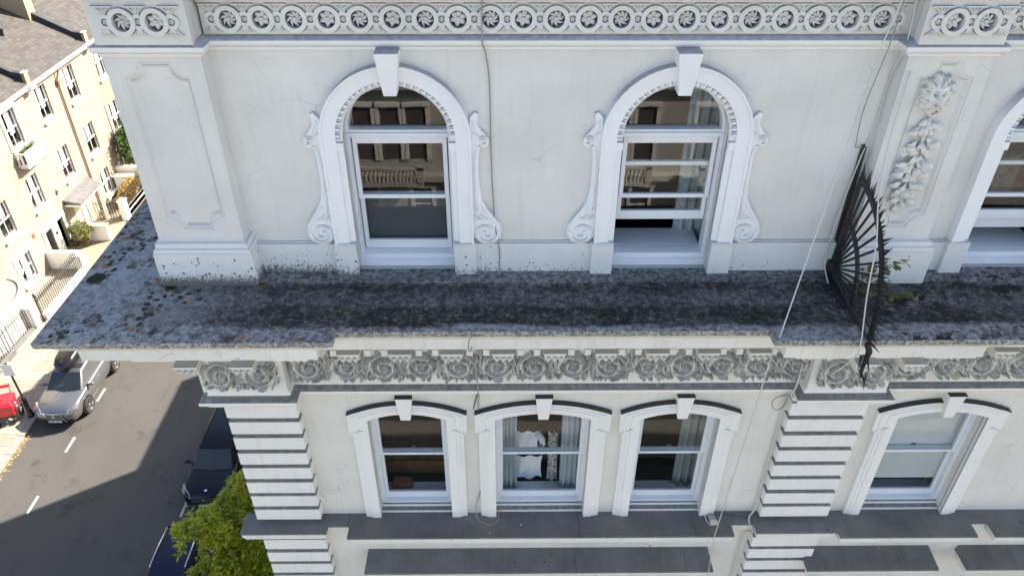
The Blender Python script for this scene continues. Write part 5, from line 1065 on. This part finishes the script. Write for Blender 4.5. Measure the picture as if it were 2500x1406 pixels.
# rounded white porch of house A with grey flat roof
b = MB(); prh = [(XF - .05 + 1.5 * math.cos(t), 21.5 + 2.5 * math.sin(t)) for t in np.linspace(-math.pi / 2, math.pi / 2, 28)]
b.prism(prh, 0, 1.70, lambda a, c, d: (a, c, d)); PO = b.build('rounded_porch', M['white'], HA); b = MB(); b.prism([(XF - .05 + 1.36 * math.cos(t), 21.5 + 2.36 * math.sin(t)) for t in np.linspace(-math.pi / 2, math.pi / 2, 28)], 1.70, 1.712, lambda a, c, d: (a, c, d)); b.build('porch_roof', plain('pale_grey_felt', (.19, .19, .19), .8, var=.06), PO)
b = MB(); P_ = [(XF - .05 + 1.44 * math.cos(t), 21.5 + 2.44 * math.sin(t), 1.74) for t in np.linspace(-math.pi / 2, math.pi / 2, 40)]; b.tube(P_, .085, 8); b.build('coping', M['white'], PO, smooth=True)
b = MB(); b.box(XF, XF + .03, 26.78, 27.0, 2.25, 2.5); b.build('wall_plaque', M['redplaque'], HA); b = MB(); b.ball((XF + .12, 30.1, 3.35), .14); b.build('wall_lamp', M['white'], HA, smooth=True); b = MB(); b.tube([(XF + .02, 29.9, 5.2), (XF + .04, 30.05, 5.3), (XF + .02, 30.2, 5.2)], .02, 5); b.build('wall_tie', M['pipe'], HA)
# ---- front yards: paths, low walls, piers, railings, gate
b = MB(); b.box(-24.4, -22.45, 27.45, 33.6, .1, .118); struct(b.build('garden_path', M['tan'])); b = MB(); b.box(-24.4, -22.6, 22.4, 27.2, .1, .116); struct(b.build('garden_path', M['paving2']))
def lowwall(label, x0, x1, y0, y1, h):
    w = thing('garden_wall', label, 'wall', ((x0 + x1) / 2, (y0 + y1) / 2, .1)); b = MB(); b.box(x0, x1, y0, y1, .1, h - .06); b.build('wall_body', M['white'], w); b = MB(); b.box(x0 - .04, x1 + .04, y0 - .04, y1 + .04, h - .06, h); b.build('coping', M['white'], w, bevel=.015)
lowwall('white partition wall between the railings and the open black front door', -24.4, -22.45, 27.2, 27.42, 1.15); lowwall('white partition wall behind the potted bush', -24.4, -22.4, 30.05, 30.28, 1.15)
lowwall('white gate pier at the far end of the potted bush yard', -22.65, -22.35, 32.35, 32.85, 1.35); lowwall('long low white wall under the autumn hedge railings', -22.7, -22.45, 32.9, 38.5, .45); lowwall('tall white block wall beside the ivy', -24.4, -22.5, 36.4, 36.65, 1.6)
def pier(label, x, y, s, h):
    w = thing('gate_pier', label, 'pier', (x, y, .1)); b = MB(); b.box(x - s, x + s, y - s, y + s, .1, h); b.build('shaft', M['white'], w, bevel=.02); b = MB(); b.box(x - s - .05, x + s + .05, y - s - .05, y + s + .05, h, h + .09); b.build('cap', M['white'], w, bevel=.02)
pier('white pier between the two black railings', -22.75, 22.25, .2, 1.25); pier('white pier at the far end of the black railing', -22.55, 27.0, .17, 1.05)
bar_m = MB(); bar_m.tube([(0, 0, 0), (0, 0, 1.12)], .019, 5); bar_m.add([(-.03, 0, 1.10), (0, -.03, 1.10), (.03, 0, 1.10), (0, .03, 1.10), (0, 0, 1.28)], [(0, 1, 4), (1, 2, 4), (2, 3, 4), (3, 0, 4)]); barM = bar_m.mesh('bar', M['iron'])
def railing(label, x0, y0, x1, y1, zb, base_mat, hgt=1.12, double=False, ring=False):
    R_ = thing('railing', label, 'railing', ((x0 + x1) / 2, (y0 + y1) / 2, .1)); L = math.hypot(x1 - x0, y1 - y0); n = int(L / .155); dx, dy = (x1 - x0) / n, (y1 - y0) / n
    b = MB(); a = math.atan2(y1 - y0, x1 - x0); px, py = -math.sin(a) * .12, math.cos(a) * .12; b.add([(x0 + px, y0 + py, .08), (x0 - px, y0 - py, .08), (x1 - px, y1 - py, .08), (x1 + px, y1 + py, .08), (x0 + px, y0 + py, zb), (x0 - px, y0 - py, zb), (x1 - px, y1 - py, zb), (x1 + px, y1 + py, zb)], [(4, 5, 6, 7), (0, 1, 5, 4), (1, 2, 6, 5), (2, 3, 7, 6), (3, 0, 4, 7)]); b.build('plinth', base_mat, R_)
    for i in range(n + 1): link('bar', barM, R_, (x0 + dx * i, y0 + dy * i, zb), scale=(1, 1, hgt / 1.12))
    for z in ((.98, .84) if double else (.98,)): b = MB(); zz = zb + z * hgt / 1.12; b.tube([(x0, y0, zz), (x1, y1, zz)], .02, 6); b.build('rail', M['iron'], R_)
    if ring:
        rm_ = MB(); rm_.tube([(0, .05 * math.cos(t), .05 * math.sin(t)) for t in np.linspace(0, 2 * math.pi, 12, endpoint=False)], .009, 4, closed=True); rme = rm_.mesh('ring', M['iron'])
        for i in range(n): link('ring', rme, R_, (x0 + dx * (i + .5), y0 + dy * (i + .5), zb + .91 * hgt / 1.12))
    return R_
R1 = railing('black railing with a row of rings in front of the white framed ground floor window', -22.52, 22.75, -22.45, 26.75, .42, M['white'], 1.1, True, True)
b = MB(); b.lathe([(.07, .1), (.07, .3), (.045, .34), (.045, 1.5), (.07, 1.55), (.05, 1.62), (.06, 1.7), (.001, 1.78)], 12, (-22.52, 22.62, 0)); b.build('post', M['iron'], R1, smooth=True)
R2 = railing('black railing on a dark plinth in front of the rounded porch', -22.95, 17.5, -22.77, 21.95, .26, M['lead'], 1.2)
R3 = railing('black railing above the low white wall with the autumn hedge behind', -22.57, 33.0, -22.57, 38.2, .45, M['white'], 1.0)
R4 = railing('small black yard gate between the canopy porch and the white pier', -24.2, 32.55, -22.75, 32.6, .16, M['lead'], 1.05)
# plants of the yards
def bush(label, c, r, mat, n, size, pot=None, name='bush', stem=True):
    T = thing(name, label, 'bush' if pot is None else 'potted plant', (c[0], c[1], .11)); pts = []
    for _ in range(n):
        u = np.random.randn(3); u /= np.linalg.norm(u); k = .55 + .5 * random.random(); w = 1 + .25 * math.sin(u[0] * 7 + u[2] * 5) ; pts.append((c[0] + u[0] * r[0] * k * w, c[1] + u[1] * r[1] * k * w, c[2] + u[2] * r[2] * k))
    leaves(pts, size, mat, 'foliage', T, .6, .55); b = MB()
    for k in range(5): b.tube([(c[0], c[1], .3), (c[0] + random.uniform(-.5, .5) * r[0], c[1] + random.uniform(-.5, .5) * r[1], c[2] + random.uniform(0, .5) * r[2])], [.025, .008], 5)
    b.build('stem', M['bark'], T)
    if pot: b = MB(); b.lathe([(.15, .12), (.23, .45), (.25, .47), (.22, .48), (.2, .42), (.001, .42)], 14, (c[0], c[1], 0)); b.build('pot', M['terracotta'], T, smooth=True, angle=40)
    return T
bush('bushy olive green shrub in a dark pot by the white partition wall', (-23.5, 29.5, 1.15), (.52, .55, .6), M['leaf_olive'], 900, .13, pot=True, name='potted_bush')
bush('autumn coloured hedge, yellow and rust, behind the railing', (-22.95, 34.6, 1.0), (.35, 1.4, .6), M['leaf_autumn'], 2400, .1, name='autumn_hedge')
bush('dark green climber massed at the far end of the brick houses', (-23.6, 37.9, 2.6), (.75, 1.3, 1.5), M['leaf_dark'], 4200, .16, name='climber')
bush('small planter of greenery beside the open front door', (-24.15, 29.55, 1.15), (.15, .25, .3), M['leaf_dark'], 260, .08, pot=True, name='door_planter')
bush('dark shrub behind the railing of the rounded porch', (-23.5, 19.6, .7), (.4, .9, .55), M['leaf_dark'], 1200, .1, name='low_shrub')
BIN = thing('meter_cupboard', 'cream cupboard standing under the climber at the far house', 'cupboard', (-23.6, 36.0, .1)); b = MB(); b.box(-24.3, -23.2, 35.75, 36.35, .1, 1.2); b.build('cabinet', M['white'], BIN); b = MB(); b.box(-24.35, -23.15, 35.7, 36.38, 1.2, 1.27); b.build('lid', M['cream'], BIN)

# ================================================================== sign post and red delivery cart on the pavement
SP = thing('sign_post', 'black sign post with a white parking plate on the sunny pavement', 'sign post', (-19.9, 16.15, .11))
b = MB(); b.lathe([(.13, .11), (.13, .22), (.1, .26), (.095, 1.02), (.12, 1.06), (.1, 1.12), (.05, 1.2), (.042, 1.3), (.042, 3.0), (.001, 3.03)], 14, (-19.9, 16.15, 0)); b.build('post', M['black'], SP, smooth=True, angle=50)
b = MB(); b.box(-20.12, -19.68, 16.09, 16.10, 2.38, 2.96); b.build('sign_plate', M['white'], SP, bevel=.01); b = MB(); b.box(-19.95, -19.85, 16.10, 16.16, 2.45, 2.9); b.build('bracket', M['lead'], SP)
CT = thing('delivery_cart', 'red two wheeled delivery cart beside the sign post', 'cart', (-20.72, 15.95, .11), rotz=.35, local=True)
b = MB(); b.add([(-.42, -.36, .42), (.42, -.36, .42), (.42, .36, .42), (-.42, .36, .42), (-.46, -.42, .95), (.46, -.42, .95), (.46, .42, .95), (-.46, .42, .95)], [(0, 3, 2, 1), (4, 5, 6, 7), (0, 1, 5, 4), (1, 2, 6, 5), (2, 3, 7, 6), (3, 0, 4, 7)]); b.build('box', M['red'], CT, bevel=.03, seg=3)
b = MB(); b.add([(-.49, -.45, .95), (.49, -.45, .95), (.49, .45, .95), (-.49, .45, .95), (-.42, -.36, 1.1), (.42, -.36, 1.1), (.42, .36, 1.1), (-.42, .36, 1.1)], [(4, 5, 6, 7), (0, 1, 5, 4), (1, 2, 6, 5), (2, 3, 7, 6), (3, 0, 4, 7), (0, 3, 2, 1)]); LD = b.build('lid', M['red'], CT, bevel=.025)
b = MB()
for k in range(3): b.box(-.2, .12, -.2 + k * .09, -.17 + k * .09, 1.1, 1.108)
b.build('lid_slot', M['black'], LD)
b = MB(); b.tube([(-.3, .42, .8), (-.3, .62, 1.25), (.3, .62, 1.25), (.3, .42, .8)], .025, 6); b.build('handle', M['red'], CT); b = MB(); b.box(-.34, .34, .56, .68, 1.22, 1.32); b.build('handle_grip', M['red'], CT, bevel=.02)
for s in (-1, 1):
    b = MB(); b.lathe([(.2, -.03), (.26, -.03), (.27, 0), (.26, .03), (.2, .03)], 20, (s * .5, .15, .27), 'x', False); w_ = b.build('wheel', plain('cart_tyre', (.02, .02, .02), .8), CT, smooth=True)
    b = MB()
    for k in range(6): b.tube([(s * .5, .15, .27), (s * .5, .15 + .22 * math.cos(k * 1.047), .27 + .22 * math.sin(k * 1.047))], .012, 4)
    b.build('spokes', CHROME, w_); b = MB(); b.lathe([(.001, -.02), (.1, -.02), (.1, .02), (.001, .02)], 12, (s * .28, -.36, .1), 'x'); b.build('castor', M['black'], CT)
b = MB(); b.tube([(-.5, .15, .27), (.5, .15, .27)], .02, 6); b.box(-.35, .35, -.36, .36, .36, .42); b.box(-.3, -.26, -.38, -.34, .1, .4); b.box(.26, .3, -.38, -.34, .1, .4); b.build('chassis', M['black'], CT)
for (u, v, r) in ((-.12, .70, .05), (.02, .78, .045), (.02, .60, .045)): b = MB(); b.lathe([(.001, 0), (r, 0), (r, .006), (.001, .006)], 14, (.462 - .0, u, v), 'x'); b.build('decal', M['white'], CT)

# ================================================================== the sunlit terrace opposite (seen mirrored in the panes)
YO = -30.0; M['opp_glass'] = plain('opposite_glass', (.10, .095, .09), .2)
OP = thing('opposite_house', 'cream stucco house opposite with balustraded balcony, seen mirrored in the panes', 'house', (0, YO - 4, 0))
b = MB(); b.box(-22, 22, YO - 8, YO, 0, 17); b.build('wall', M['opp'], OP)
for z in (4.2, 9.3, 13.6, 16.9): b = MB(); b.box(-22.1, 22.1, YO, YO + .5, z - .3, z); b.build('cornice', M['opp'], OP)
blp = [(.05, 0), (.09, .03), (.09, .08), (.05, .12), (.1, .3), (.06, .5), (.05, .62), (.085, .66), (.085, .72)]; q_ = MB(); q_.lathe(blp, 8); blM = q_.mesh('baluster', M['opp'], True)
for cx in range(-18, 19, 6):
    b = MB(); b.box(cx - 1.7, cx + 1.7, YO, YO + 1.3, 4.0, 4.25); b.box(cx - 1.75, cx + 1.75, YO + 1.1, YO + 1.35, 4.97, 5.1); b.box(cx - 1.75, cx - 1.45, YO + 1.05, YO + 1.35, 4.25, 5.2); b.box(cx + 1.45, cx + 1.75, YO + 1.05, YO + 1.35, 4.25, 5.2); BA = b.build('balcony', M['opp'], OP)
    for k in range(13): link('baluster', blM, BA, (cx - 1.3 + k * .217, YO + 1.22, 4.25))
    for zz, hh in ((5.0, 3.0), (10.2, 2.4), (14.3, 1.7), (1.0, 2.4)):
        for dx in (-1.5, 1.5) if zz != 5.0 else (-1.4, 0, 1.4):
            b = MB(); b.box(cx + dx - .5, cx + dx + .5, YO + .0, YO + .02, zz, zz + hh); wn_ = b.build('window', M['opp_glass'], OP)
            b = MB(); b.box(cx + dx - .68, cx + dx - .5, YO, YO + .12, zz, zz + hh); b.box(cx + dx + .5, cx + dx + .68, YO, YO + .12, zz, zz + hh); b.box(cx + dx - .75, cx + dx + .75, YO, YO + .2, zz + hh, zz + hh + .2); b.box(cx + dx - .5, cx + dx + .5, YO + .02, YO + .05, zz + hh / 2 - .04, zz + hh / 2 + .04); b.build('surround', M['white'], wn_)
for o in bpy.data.objects:
    for k in list(o.keys()):
        if k not in ('label', 'category', 'group', 'kind'): pass
